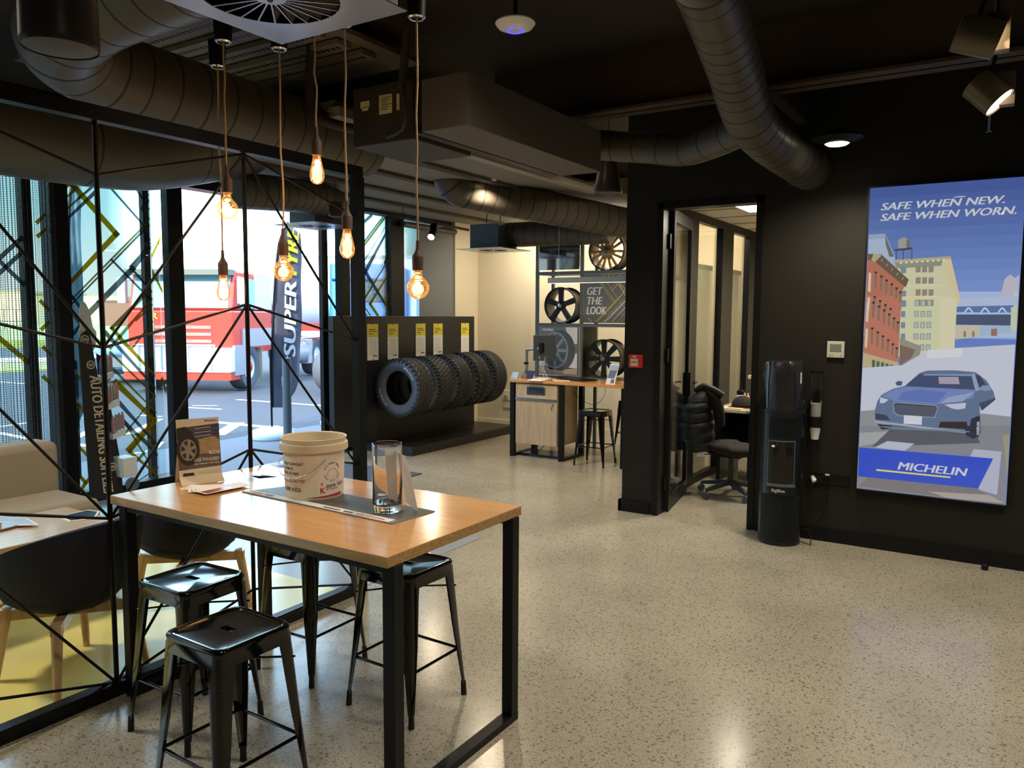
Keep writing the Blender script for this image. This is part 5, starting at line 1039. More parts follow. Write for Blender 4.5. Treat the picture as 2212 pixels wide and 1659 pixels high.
obj('column', MB().tube([oc+V((0, 0, .1)), oc+V((0, 0, .38))], [.03, .022], 16), mat('chair_plastic', S(62, 68, 74), .35), t, smooth=50)
obj('mechanism', MB().box(oc.x-.1, oc.x+.1, oc.y-.07, oc.y+.07, .37, .41).tube([(oc.x-.1, oc.y-.05, .39), (oc.x-.24, oc.y-.1, .385)], .006, 6), BLK, t)
rg = []
for z, s in ((.41, .19), (.425, .225), (.46, .238), (.485, .225), (.5, .17), (.5, .05)): rg.append([(oc.x+.03+s*1.06*math.cos(2*PI*j/36), oc.y+s*math.sin(2*PI*j/36), z+(.01 if math.cos(2*PI*j/36) < 0 else -.01)) for j in range(36)])
obj('seat', loft(rg), CF, t, smooth=60)
# backrest on the left (towards -x), chair faces +x
bk = []
for i in range(9):
    z = .56+.42*i/8; w = .2*math.sin(PI*(.18+.7*i/8))**.5
    bk.append([(oc.x-.235-.03*math.sin(PI*i/8)*0-.04*(i/8)+d*(.03), oc.y+yy2*w, z) for d, yy2 in ((-1, -.8), (-1.2, 0), (-1, .8), (0, 1), (1, .8), (.8, 0), (1, -.8), (0, -1))])
obj('backrest', loft(bk), CF, t, smooth=70); obj('back_bar', MB().tube(smooth_path([(oc.x-.05, oc.y, .4), (oc.x-.24, oc.y, .41), (oc.x-.29, oc.y, .6)]), .02, 8), BLK, t)
# quilted jacket draped over the backrest
t = thing('puffer_jacket', 'black quilted puffer jacket hung over the back of the office chair', 'jacket', (oc.x-.29, oc.y, .40)); JK = mat('jacket_nylon', S(30, 33, 38), .55, bump=.5, bscale=20, spec=.6)
def prof(f, K):
    for (a_, b_), (c_, d_) in zip(K, K[1:]):
        if a_ <= f <= c_: return b_+(d_-b_)*(f-a_)/(c_-a_)
    return K[-1][1]
rg = []; NB = 5
for i in range(61):
    f = i/60; z = 1.02-.62*f; g = (f-.22)/.78*NB; puff = abs(math.sin(PI*g))**.45 if f > .22 else .9
    s = prof(f, ((0, .035), (.06, .075), (.15, .105), (.3, .135), (.6, .145), (.85, .13), (.97, .115), (1, .08)))*(.9+.13*puff)
    cx = oc.x-.30+prof(f, ((0, .07), (.15, .03), (.35, -.01), (.7, -.01), (1, .03))); cy = oc.y-.04
    rg.append([(cx+s*math.cos(2*PI*j/40)*(1+.02*math.sin(j*2.1+f*9)), cy+s*1.5*math.sin(2*PI*j/40)*(1+.02*math.sin(j*2.3+f*11)), z+.012*math.cos(2*PI*j/40)) for j in range(40)])
obj('quilted_body', loft(rg), JK, t, smooth=75)
C0 = V((oc.x-.2, oc.y-.08, .96)); col = smooth_path([C0+V((-.06, 0, .03)), C0+V((.0, -.02, .02)), C0+V((.06, 0, -.05)), C0+V((.09, .02, -.17)), C0+V((.1, .04, -.3))])
obj('open_lining', MB().tube(col, [.045+.012*math.sin(PI*i/(len(col)-1)) for i in range(len(col))], 16), mat('jacket_lining', S(26, 25, 24), .8), t, smooth=75)
obj('collar', MB().tube(smooth_path([C0+V((-.12, -.02, .02)), C0+V((-.04, -.05, .075)), C0+V((.06, -.03, .04)), C0+V((.13, .0, -.01))]), .028, 12), JK, t, smooth=75)
obj('care_label', MB().box(oc.x-.27, oc.x-.2, oc.y-.17, oc.y-.168, .37, .42), PAPER, t)
OZ = .745
p = at(1604, 868, y=7.95); t = thing('baseball_cap', 'black baseball cap lying on a red folder on the office desk', 'cap', (p.x, 7.95, OZ+.02))
obj('crown', MB().sphere((p.x, 7.95, OZ+.025), .11, 28, 14, sc=(1.0, .9, .95)), CF, t, smooth=60); obj('peak', MB().prism([(p.x+.06, 7.86, OZ+.035), (p.x+.2, 7.87, OZ+.03), (p.x+.22, 7.95, OZ+.028), (p.x+.19, 8.03, OZ+.03), (p.x+.06, 8.03, OZ+.035)], (0, 0, .006)), CF, t)
for v_ in [q for q in t.children if q.name.startswith('crown')][0].data.vertices: v_.co.z = max(v_.co.z, .003)
one('folder', MB().box(p.x-.12, p.x+.16, 7.84, 8.06, OZ+.0, OZ+.018), mat('folder_red', S(130, 60, 40), .5), 'dark red folder under the black cap on the office desk', 'folder')
for i, (u, v, w_, lab) in enumerate(((1582, 884, .2, 'open notebook on the near edge of the office desk'), (1612, 885, .12, 'loose white sheet beside the notebook on the office desk'), (1622, 890, .1, 'blue printed sheet by the door jamb on the office desk'))):
    q = at(u, v, z=OZ); ptx = MB().box(q.x-w_/2, q.x+w_/2, q.y-.05, q.y+.07, OZ, OZ+.006+.004*(2-i), rot=Matrix.Rotation(.15*i, 3, 'Z')); one('notebook' if i == 0 else 'paper_sheet', ptx, [mat('note_paper', S(216, 206, 176), .6), mat('blue_print', S(90, 104, 150), .5)][i == 2], lab, 'notebook' if i == 0 else 'paper')
p = at(1600, 848, y=8.2); t = thing('pump_bottle', 'white bottle with black top behind the cap on the office desk', 'bottle', (p.x, 8.2, OZ))
obj('body', MB().lathe([(0, 0), (.038, 0), (.04, .01), (.04, .13), (.02, .15)], (p.x, 8.2, OZ), n=20), WHITE, t, smooth=40); obj('pump', MB().lathe([(.038, .1), (.041, .12), (.041, .15), (.015, .17), (.006, .22), (.006, .26), (0, .26)], (p.x, 8.2, OZ), n=20), BLK, t, smooth=40)
for i, u in enumerate((1609, 1616)):
    p = at(u, 850, y=8.15); one('small_bottle', MB().lathe([(0, 0), (.017, 0), (.018, .1), (.009, .115), (.009, .14), (0, .14)], (p.x, 8.15, OZ), n=14), mat('pink_plastic', S(210, 170, 150), .4), 'small pinkish bottle behind the cap, right of the pump bottle', 'bottle', 'small bottles on the office desk', smooth=40)
t = thing('wire_tray', 'black wire document tray with papers on the office desk', 'tray', (-1.8, 8.2, OZ))
p = at(1628, 868, y=8.05); mb = MB()
for z in (.0, .1): 
    for a, b in (((-.1, 0), (.16, 0)), ((.16, 0), (.16, .25)), ((.16, .25), (-.1, .25)), ((-.1, .25), (-.1, 0))): mb.tube([(p.x+a[0], 8.05+a[1], OZ+z+.004), (p.x+b[0], 8.05+b[1], OZ+z+.004)], .003, 6)
for a in ((-.1, 0), (.16, 0), (.16, .25), (-.1, .25)): mb.tube([(p.x+a[0], 8.05+a[1], OZ+.004), (p.x+a[0], 8.05+a[1], OZ+.104)], .003, 6)
obj('wire_frame', mb, BLK, t); 
one('folder', MB().box(p.x-.08, p.x+.14, 8.07, 8.28, OZ+.009, OZ+.05), mat('folder_pink', S(170, 96, 76), .5), 'stack of reddish papers inside the black wire tray', 'papers')
p = at(1625, 800, y=8.3); t = thing('desk_lamp_box', 'pale beige box shaped device standing at the back of the office desk', 'device', (p.x+.05, 8.3, OZ)); obj('stand', MB().box(p.x-.0, p.x+.1, 8.3, 8.36, OZ, OZ+.28), LAM, t); obj('head', MB().box(p.x-.03, p.x+.14, 8.24, 8.4, OZ+.28, OZ+.32), LAM, t, bevel=.006)
LP = em('office_panel_glow', (1, .86, .62, 1), 5.)
t = thing('ceiling_panel_light', 'square recessed light panel in the office ceiling seen above the doorway', 'ceiling light', (-1.9, 7.0, 2.6)); p = at(1625, 448, z=2.67)
obj('frame', MB().box(p.x-.12, p.x+.5, p.y-.3, p.y+.3, 2.667, 2.679), WHITE, t); obj('diffuser', MB().box(p.x-.1, p.x+.48, p.y-.28, p.y+.28, 2.662, 2.667), LP, t)
lamp('AREA', (p.x+.2, p.y, 2.6), 40, WARM2, .5, to=(p.x+.2, p.y, 0))
lamp('AREA', (-1.0, 8.6, 2.58), 50, WARM2, .5, to=(-1.0, 8.6, 0))
# ================================================================ CEILING SERVICES
def ductthing(P, r_, lab, n='air_duct', pitch=.13, caps=()):
    root = thing(n, lab, 'duct', P[0]); obj('duct_skin', duct_mb(P, r_, pitch), [DUCT, SEAM], root, smooth=50)
    for p, d in caps:
        p = V(p); d = V(d).normalized(); obj('clamp_band', MB().tube([p-d*.02, p+d*.02], r_+.008, 32), DUCT, root, smooth=50)
    return root
ductthing([(-2.66, 2.05, 3.08), (-3.1, 2.03, 3.06), (-3.5, 2.0, 3.02), (-3.85, 2.08, 2.97), (-4.0, 2.35, 2.93), (-4.0, 2.9, 2.9), (-4.0, 3.6, 2.88), (-4.0, 4.3, 2.88)], .205, 'large ribbed grey duct bending round above the lounge screen', pitch=.17)
ductthing([(-5.6, .4, 2.86), (-5.6, 1.8, 2.86), (-5.6, 3.0, 2.86), (-5.62, 3.6, 2.9), (-5.7, 4.2, 3.05), (-5.8, 4.7, 3.2)], .285, 'widest dark duct hanging low along the lounge windows', pitch=.9)
ductthing([(-5.8, 4.55, 2.76), (-5.8, 5.0, 2.79), (-5.9, 5.5, 2.83), (-6.0, 5.95, 2.83)], .16, 'short ribbed duct feeding the diffuser above the entrance', pitch=.12)
ductthing([fd(960, 385, 7.7)+V((0, 0, .22)), fd(985, 402, 7.75), fd(1060, 424, 7.95), fd(1140, 440, 8.15), fd(1250, 462, 8.5), fd(1358, 484, 8.85), fd(1385, 490, 8.95)], .172, 'long ribbed duct running back above the reception desk', pitch=.14)
ductthing([fd(1098, 508, 9.5), fd(1125, 507, 9.4), fd(1160, 505, 9.3), fd(1240, 502, 9.08), fd(1320, 498, 8.85)], .148, 'dark duct joined to the small square diffuser box near the cream wall', pitch=.14)
e0, e1 = fd(1738, 347, 5.93), fd(1690, 318, 5.75)
ductthing([fd(1520, -60, 3.3), fd(1545, 10, 3.6), fd(1588, 150, 4.3), fd(1602, 205, 4.55), fd(1622, 258, 4.75), fd(1656, 298, 5.0), fd(1700, 332, 5.35), fd(1750, 366, 5.75)], .15, 'thick ribbed duct coming down from the ceiling and ending at the black wall', pitch=.13, caps=((fd(1738, 358, 5.66), fd(1750, 366, 5.75)-fd(1700, 332, 5.35)),))
ductthing([fd(1625, 265, 4.85), fd(1560, 298, 5.1), fd(1480, 324, 5.4), fd(1400, 320, 5.6), fd(1330, 316, 5.75), fd(1240, 310, 5.88)], .108, 'branch duct running left from the thick duct to the bulkhead box', pitch=.2)
# swirl diffuser plate at the top
t = thing('swirl_diffuser', 'square brushed steel ceiling plate with a round slotted air diffuser', 'air diffuser', (-2.28, 1.98, 2.8))
px0, px1, py0, py1, pz = -2.62, -1.94, 1.62, 2.32, 2.8; c = V((-2.28, 1.97, pz)); R_ = .245; n = 64; mb = MB()
cs = [V((c.x+R_*math.cos(2*PI*i/n), c.y+R_*math.sin(2*PI*i/n), pz)) for i in range(n)]
def sq(i):
    a = 2*PI*i/n; dx, dy = math.cos(a), math.sin(a); s_ = min((px1-c.x if dx > 0 else px0-c.x)/dx if abs(dx) > 1e-6 else 9, (py1-c.y if dy > 0 else py0-c.y)/dy if abs(dy) > 1e-6 else 9); return V((c.x+dx*s_, c.y+dy*s_, pz))
ss = [sq(i) for i in range(n)]
for i in range(n):
    j = (i+1) % n; mb.add([cs[i], cs[j], ss[j], ss[i]], [(3, 2, 1, 0)])
    cor = [q for q in (V((px0, py0, pz)), V((px1, py0, pz)), V((px1, py1, pz)), V((px0, py1, pz))) if abs(ss[i].x-ss[j].x) > 1e-4 and abs(ss[i].y-ss[j].y) > 1e-4 and (q-ss[i]).length < .12]
    if cor: mb.add([ss[i], ss[j], cor[0]], [(0, 1, 2)])
mb2 = MB().add([v_+V((0, 0, .004)) for v_ in mb.v], [f[::-1] for f in mb.f]); mb.add(mb2.v, mb2.f)
obj('plate', mb, STEEL, t)
obj('hub', MB().lathe([(0, pz-.004), (.055, pz-.002), (.055, pz+.004)], (c.x, c.y, 0), n=32), STEEL, t, smooth=30); obj('hub_screw', MB().sphere((c.x, c.y, pz-.004), .012, 12, 6), mat('bronze_screw', S(110, 70, 50), .4), t)
mb = MB()
for i in range(24): a = 2*PI*i/24; d = V((math.cos(a), math.sin(a), 0)); mb.beam(c+d*.05, c+d*(R_+.002), .006, .003, k=0)
obj('vanes', mb, STEEL, t); mb = MB()
for i in range(24): a = 2*PI*(i+.5)/24; d = V((math.cos(a), math.sin(a), 0)); e = V((-math.sin(a), math.cos(a), 0)); mb.add([c+d*.06+V((0, 0, .004)), c+d*(R_)+e*.03+V((0, 0, .004)), c+d*(R_)+e*.03+V((0, 0, .035))-e*.02, c+d*.06+V((0, 0, .03))], [(0, 1, 2, 3)])
obj('deflector', mb, mat('deflector_dark', S(70, 66, 58), .6), t)
obj('plenum_box', MB().box(px0+.02, px1-.02, py0+.02, py1-.02, pz+.3, pz+.31).box(px0+.02, px0+.03, py0+.02, py1-.02, pz+.005, pz+.3).box(px1-.03, px1-.02, py0+.02, py1-.02, pz+.005, pz+.3).box(px0+.02, px1-.02, py0+.02, py0+.03, pz+.005, pz+.3).box(px0+.02, px1-.02, py1-.03, py1-.02, pz+.005, pz+.3), BLK, t)
for k, (cx_, cy_, s_, z_, lab) in enumerate(((-6.2, 5.9, .3, 2.6, 'flat square ceiling diffuser under a black box above the entrance'), (at(1066, 541, y=8.0).x, 8.0, .3, at(1066, 541, y=8.0).z, 'square diffuser under a grey box hanging in front of the cream wall'))):
    t = thing('box_diffuser', lab, 'air diffuser', (cx_, cy_, z_)); s2 = .3 if k == 0 else .33
    obj('plate', MB().box(cx_-s2, cx_+s2, cy_-s2, cy_+s2, z_, z_+.008), STEEL, t); bh = .3
    bo = obj('plenum_box', MB().box(cx_-s2*.62, cx_+s2*.62, cy_-s2*.62, cy_+s2*.62, z_+.008, z_+bh), mat('plenum_grey', S(84, 96, 104), .5), t)
    mb = MB()
    for i in range(16): a = 2*PI*i/16; mb.beam((cx_+.04*math.cos(a), cy_+.04*math.sin(a), z_-.001), (cx_+.17*math.cos(a), cy_+.17*math.sin(a), z_-.001), .012, .002)
    obj('slots', mb, BLK, t)
    for d_ in (-.1, .1): obj('hanger_rod', MB().tube([(cx_+d_, cy_, z_+bh), (cx_+d_, cy_, 3.0 if k == 0 else 3.0)], .005, 6), BLK, t)
# bulkhead box, AC unit
b0, b1 = at(1016, 270, z=2.7), at(915, 281, z=2.7)
t = thing('duct_bulkhead', 'long rectangular brown-black duct box hanging from the ceiling in the middle', 'duct', (-2.65, 4.3, 2.7))
obj('casing', MB().box(-2.83, -2.51, 3.5, 5.12, 2.7, 2.985), mat('bulkhead_paint', S(86, 80, 72), .6), t, bevel=.004); obj('side_rail', MB().box(-2.9, -2.84, 3.52, 5.1, 2.7, 2.76), BLK, t)
t = thing('ac_unit', 'dark ceiling air conditioning unit with white stickers behind the pendant lights', 'air conditioner', (-3.1, 3.8, 2.6)); UN = mat('unit_brown', S(58, 50, 42), .6)
a_, b_ = at(762, 215, y=3.7), at(892, 300, y=3.7)
obj('casing', MB().box(a_.x, b_.x, 3.7, 4.3, b_.z, a_.z+.06), UN, t, bevel=.006); mb = MB()
for u0, v0, u1, v1 in ((779, 221, 798, 231), (783, 232, 795, 238), (819, 207, 847, 243), (857, 203, 863, 237)):
    q0, q1 = at(u0, v0, y=3.698), at(u1, v1, y=3.698); mb.box(q0.x, q1.x, 3.696, 3.7, q1.z, q0.z)
obj('sticker', mb, mat('sticker_yellowed', S(214, 204, 150), .5), t)
mb = MB(); [mb.box(at(822, 211+i*5, y=3.69).x, at(843-(i % 3)*4, 211+i*5, y=3.69).x, 3.694, 3.696, at(822, 213+i*5, y=3.69).z, at(822, 211+i*5, y=3.69).z) for i in range(6)]; obj('sticker_print', mb, mat('sticker_ink', S(120, 112, 84), .6), t)
obj('pipe', MB().tube(smooth_path([at(673, 85, y=3.6), at(668, 200, y=3.6), at(680, 250, y=3.62), at(720, 268, y=3.68), at(770, 280, y=3.75)]), .03, 12), UN, t, smooth=60)
obj('pipe', MB().tube(smooth_path([at(868, 180, y=3.6), at(876, 240, y=3.6), at(868, 280, y=3.62), at(835, 296, y=3.65)]), .011, 8), UN, t, smooth=60); obj('pipe', MB().tube([at(880, 60, y=3.6), at(868, 190, y=3.62)], .025, 10), UN, t, smooth=60)
# pendants
PCOL = mat('cable_linen', S(176, 150, 116), .8); SOCK = mat('brown_silicone', S(84, 66, 54), .6); AMB = mat('amber_glass', (1, .56, .22, 1), .02, trans=1., ior=1.25)
AMBG = glow_glass('amber_bulb_glass', (1, .78, .5, 1), (1, .42, .1, 1), .16); FIL = em('filament_glow', (1, .66, .26, 1), 30.)
def pendant(x, y, zb, kind, lab, sd, zp=2.88):
    root = thing('pendant_light', lab, 'lamp', (x, y, zb), 'bare bulb pendants above the table'); rr = random.Random(sd)
    obj('ceiling_cup', MB().lathe([(0, zp+.12), (.042, zp+.12), (.036, zp), (0, zp)], (x, y, 0), n=28), BLK, root, smooth=30)
    obj('cup_ring', MB().lathe([(.024, zp-.004), (.03, zp-.006), (.036, zp-.0), (.03, zp+.002)], (x, y, 0), n=28), CHROME, root, smooth=40); obj('drop_rod', MB().tube([(x, y, 3.46), (x, y, zp+.12)], .004, 6), BLK, root)
    top = zb+(.2 if kind == 'tear' else .19); P_ = [(x, y, zp)]; m_ = 7
    for i in range(1, m_): P_.append((x+rr.uniform(-.006, .006), y+rr.uniform(-.004, .004), zp+(top-zp)*i/m_))
    obj('cable', MB().tube(smooth_path(P_+[(x, y, top)]), .0042, 8), PCOL, root, smooth=60)
    b = top-.125
    obj('lamp_holder', MB().lathe([(0, top+.005), (.007, top+.005), (.009, top-.03), (.013, top-.042), (.023, top-.058), (.0245, top-.065), (.023, top-.118), (.0, top-.118)][::-1], (x, y, 0), n=24), SOCK, root, smooth=35)
    h = top-.118-zb
    if kind == 'tear':
        prof = [(.014, zb+.09), (.016, zb+.082), (.02, zb+.06), (.027, zb+.03), (.0325, zb+.005), (.033, zb-.01), (.029, zb-.028), (.018, zb-.042), (.0, zb-.047)]
        bulb = obj('bulb', MB().lathe(prof[::-1], (x, y, 0), n=32), AMBG, root, smooth=80)
        mb = MB()
        for i in range(6): a = 2*PI*i/6; mb.tube([(x+.006*math.cos(a), y+.006*math.sin(a), zb+.062), (x+.015*math.cos(a+.3), y+.015*math.sin(a+.3), zb-.012)], .0019, 5)
    else:
        R0 = .047; cz = zb; prof = [(R0*math.sin(a), cz-R0*math.cos(a)) for a in [PI*i/20 for i in range(17)]]; prof[0] = (1e-4, prof[0][1]); prof += [(.017, cz+.052), (.016, zb+.078)]
        bulb = obj('bulb', MB().lathe(prof, (x, y, 0), n=36), AMBG, root, smooth=80)
        mb = MB().tube([(x+.010*math.cos(i*.5)*(1 if i < 60 else 1), y+.010*math.sin(i*.5), cz-.022+i*.00085) for i in range(64)], .0018, 5)
    obj('filament', mb, FIL, bulb); obj('screw_cap', MB().lathe([(.014, zb+.066), (.0145, zb+.09)], (x, y, 0), n=20), mat('brass_cap', S(200, 150, 80), .3, metal=1), bulb)
    lamp('POINT', (x, y, zb+.01), 1.0, (1, .66, .36), .03)
zc_ = lambda x, y, v: min((abs(0), 0),)
def bz_(x, y, u, v):   # height on the vertical through (x, y) that the photograph shows at row v
    d = ray(u, v); tt = (x*d.x+y*d.y)/(d.x*d.x+d.y*d.y); return EYE+d.z*tt
for u, v, q, zz, k, lab, zp in ((910, 622, (900, 38), 2.88, 'globe', 'round amber globe bulb pendant, lowest and furthest right of the pendants', 2.88), (617, 586, (603, 106), 2.88, 'globe', 'round amber globe bulb pendant in front of the tall feather flag', 2.88),
        (495, 452, (482, 90), 2.88, 'globe', 'round globe bulb pendant against the bright sky, left of the upright rod', 2.88), (690, 376, (680, 68), 2.93, 'tear', 'highest teardrop filament bulb pendant, under the steel plate', 2.93),
        (752, 536, (744, 52), 2.93, 'tear', 'teardrop filament bulb pendant in front of the screen post', 2.93), (484, 630, (470, 144), 2.88, 'tear', 'leftmost teardrop bulb pendant hanging low in front of the truck cab', 2.88)):
    P_ = at(*q, z=zz); pendant(P_.x, P_.y, bz_(P_.x, P_.y, u, v), k, lab, u, zp)
# ceiling speakers, access point, spots, downlights
def speaker(p, R0, R1, h_, lab, rod=3.46):
    t = thing('pendant_speaker', lab, 'speaker', p); x, y, z = p
    obj('housing', MB().lathe([(R0*.97, z), (R0, z+.012), (R0, z+.02), ((R0+R1)/2*1.02, z+h_*.55), (R1, z+h_), (0, z+h_)], (x, y, 0), n=40), mat('speaker_black', S(58, 54, 50), .35), t, smooth=35)
    obj('grille', MB().lathe([(0, z-.012), (R0*.5, z-.008), (R0*.96, z+.004)], (x, y, 0), n=40), mat('speaker_grille', S(78, 72, 66), .5, bump=.5, bscale=400), t, smooth=50); obj('suspension_wire', MB().tube([(x, y, z+h_), (x, y, rod)], .003, 6), BLK, t)
p = fd(130, 106, 2.45); speaker(p, .113, .105, .3, 'black cylinder speaker in the top left corner in front of the big duct')
p = fd(1313, 418, 6.6); speaker(p, .118, .07, .27, 'black cone speaker hanging beside the long ribbed duct')
p = fd(726, 468, 7.6); speaker(p, .07, .07, .14, 'small black speaker above the entrance diffuser, by the screen post')
p = at(1113, 60, z=3.1); t = thing('access_point', 'white round wireless access point with blue ring under the ceiling', 'access point', p)
obj('disc', MB().lathe([(0, 3.085), (.05, 3.087), (.085, 3.1), (.1, 3.12), (.095, 3.128), (0, 3.128)], (p.x, p.y, 0), n=40), WHITE, t, smooth=40); obj('status_ring', MB().lathe([(.032, 3.0855), (.034, 3.083), (.044, 3.0835), (.046, 3.087)], (p.x, p.y, 0), n=32), em('blue_ring', (.12, .12, 1, 1), 1.2), t)
obj('mount', MB().tube([(p.x, p.y, 3.128), (p.x, p.y, 3.46)], .01, 8), BLK, t)
SPM = mat('spot_brown_metal', S(92, 82, 62), .38, metal=.4); GW = em('spot_face', (1, .82, .58, 1), 9.)
for u0, v0, u1, v1, D0, lab in ((2068, 70, 2158, 88, 2.9, 'upper brass-brown track spotlight aimed right, top right corner'), (2108, 180, 2160, 222, 3.4, 'lower brass-brown track spotlight pointing down at the poster')):
    a, b = fd(u0, v0, D0), fd(u1, v1, D0-.05); d = (b-a).normalized(); t = thing('track_spotlight', lab, 'spotlight', a); x_ = d.orthogonal().normalized()
    r0 = .068; obj('housing', MB().tube([a, a+(b-a)*.98, b], [r0, r0, r0*.99], 32, cap=False).tube([a-d*.004, a], [r0*.9, r0], 32), SPM, t, smooth=40); obj('lens', MB().tube([b-d*.008, b-d*.006], r0*.93, 32), GW, t)
    m_ = (a+b)/2; obj('yoke', MB().beam(m_+V((0, 0, r0)), m_+V((.02, 0, .14)), .03, .012), BLK, t); obj('stem', MB().tube([m_+V((.02, 0, .13)), m_+V((.02, 0, 3.46-m_.z))], .008, 8), BLK, t); obj('driver_box', MB().box(m_.x+.02, m_.x+.1, m_.y+.03, m_.y+.09, m_.z-.05, m_.z+.09), mat('driver_brown', S(84, 72, 52), .5), t)
    lamp('SPOT', b+d*.01, 22, WARM, .05, to=b+d, spot=60, blend=.6)
p = fd(2137, 262, 3.75); one('hanging_bracket', MB().box(p.x-.012, p.x-.006, p.y-.01, p.y+.01, p.z-.05, p.z+.06).box(p.x+.006, p.x+.012, p.y-.01, p.y+.01, p.z-.05, p.z+.06).box(p.x-.012, p.x+.012, p.y-.01, p.y-.006, p.z-.05, p.z+.06).tube([(p.x, p.y, p.z+.06), (p.x, p.y, 3.47)], .003, 6), mat('bracket_blue', S(110, 120, 160), .3), 'small pale metal channel hanging just below the lower spotlight', 'bracket')
p = at(1808, 312, y=5.5); t = thing('high_bay_light', 'round lit ceiling lamp with wide rim in front of the black wall', 'lamp', (p.x, 5.5, p.z))
obj('reflector', MB().lathe([(.075, p.z+.004), (.105, p.z+.01), (.16, p.z+.035), (.155, p.z+.042), (.1, p.z+.03), (.08, p.z+.07), (.05, p.z+.09), (0, p.z+.09)], (p.x, 5.5, 0), n=40), BLK, t, smooth=40); obj('diffuser', MB().lathe([(0, p.z-.008), (.06, p.z-.004), (.075, p.z+.006)], (p.x, 5.5, 0), n=36), em('highbay_glow', (1, .93, .72, 1), 14.), t)
obj('stem', MB().tube([(p.x, 5.5, p.z+.09), (p.x, 5.5, 3.46)], .004, 6), BLK, t); lamp('SPOT', (p.x, 5.5, p.z-.02), 130, (1, .88, .68), .07, to=(p.x, 5.5, 0), spot=150, blend=.8)
p = at(1056, 390, z=2.99); t = thing('recessed_downlight', 'lit recessed downlight in the grey soffit left of the bulkhead box', 'ceiling light', p); obj('trim_ring', MB().lathe([(.06, 2.985), (.075, 2.99), (.075, 3.0)], (p.x, p.y, 0), n=32), WHITE, t, smooth=40); obj('diffuser', MB().lathe([(0, 2.984), (.06, 2.986)], (p.x, p.y, 0), n=32), em('downlight_glow', (1, .8, .55, 1), 22.), t)
lamp('SPOT', (p.x, p.y, 2.95), 250, WARM, .06, to=(p.x, p.y, 0), spot=140, blend=.9)
t = thing('track_light', 'small black track spotlight glowing in front of the grey window blind', 'spotlight', at(938, 495, x=-6.2)); p = at(940, 492, x=-6.2); q = at(931, 512, x=-6.15)
obj('track_rail', MB().beam(at(800, 455, x=-6.2), at(1012, 497, x=-6.2), .03, .03), BLK, t); obj('housing', MB().beam(p+V((0, 0, .03)), p-(p-q)*.3, .09, .09), BLK, t); r0_ = at(870, 469, x=-6.2); obj('hanger_rod', MB().tube([r0_, V((r0_.x, r0_.y, 3.0))], .004, 6), BLK, t); obj('head', MB().tube([p, q], [.045, .05], 20), BLK, t, smooth=40); dq = (q-p).normalized(); obj('lens', MB().tube([q-dq*.002, q+dq*.003], .042, 20), em('track_glow', (1, .8, .5, 1), 16.), t)
lamp('SPOT', q+dq*.02, 25, WARM, .04, to=q+dq, spot=80)
t = thing('track_spotlight', 'small black spotlight added out of sight to light the wheel shelf', 'spotlight', (-2.95, 5.55, 3.3)); a = V((-2.95, 5.55, 3.1)); d = (V((-4.2, 8.4, 1.7))-a).normalized()  # added spotlight, unseen behind the bulkhead, to brighten the wheels
obj('stem', MB().tube([(-2.95, 5.55, 3.48), (-2.95, 5.55, 3.12)], .008, 8), BLK, t); obj('housing', MB().tube([a-d*.06, a+d*.08], .035, 20), BLK, t, smooth=40); obj('lens', MB().tube([a+d*.08, a+d*.083], .03, 20), em('track_glow', (1, .8, .5, 1), 16.), t)
lamp('SPOT', a+d*.1, 90, WARM2, .04, to=a+d, spot=50, blend=.8)
q0, q1, q2, q3 = fd(1330, 228, 6.1), fd(1415, 232, 6.1), fd(1462, 252, 5.75), fd(1388, 252, 5.75); zc = q1.z
t = thing('ceiling_fixture', 'small pale square plate fixed under a dark tray above the branch duct', 'ceiling fixture', (q1.x, q1.y, zc))
obj('tray', MB().box(q0.x-.3, q1.x+.1, 5.35, 6.0, zc+.02, zc+.06), BLK, t); obj('plate', MB().box(q1.x-.16, q1.x+.1, 5.45, 5.75, zc-.0, zc+.02), mat('plate_grey', S(150, 140, 126), .5), t); obj('hanger_rod', MB().tube([(q1.x, 5.7, zc+.06), (q1.x, 5.7, 3.48)], .005, 6).tube([(q0.x-.2, 5.7, zc+.06), (q0.x-.2, 5.7, 3.48)], .005, 6), BLK, t)
# roller blinds
t = thing('roller_blind', 'grey roller blind pulled down over the window nearest the cream wall', 'blind', (XW+.06, 9.0, 0)); y0, y1 = fy(874), fy(974)
BLD = mat('blind_grey', S(130, 132, 132), .9, alpha=.86)
obj('fabric', MB().box(XW+.05, XW+.053, y0+.25, y1-.02, .12, 2.85), BLD, t); obj('roller_tube', MB().tube([(XW+.06, y0-.1, 2.86), (XW+.06, y1+.02, 2.86)], .04, 20), DUCT, t, smooth=50); obj('bottom_bar', MB().box(XW+.04, XW+.06, y0+.25, y1-.02, .1, .13), ALU, t)
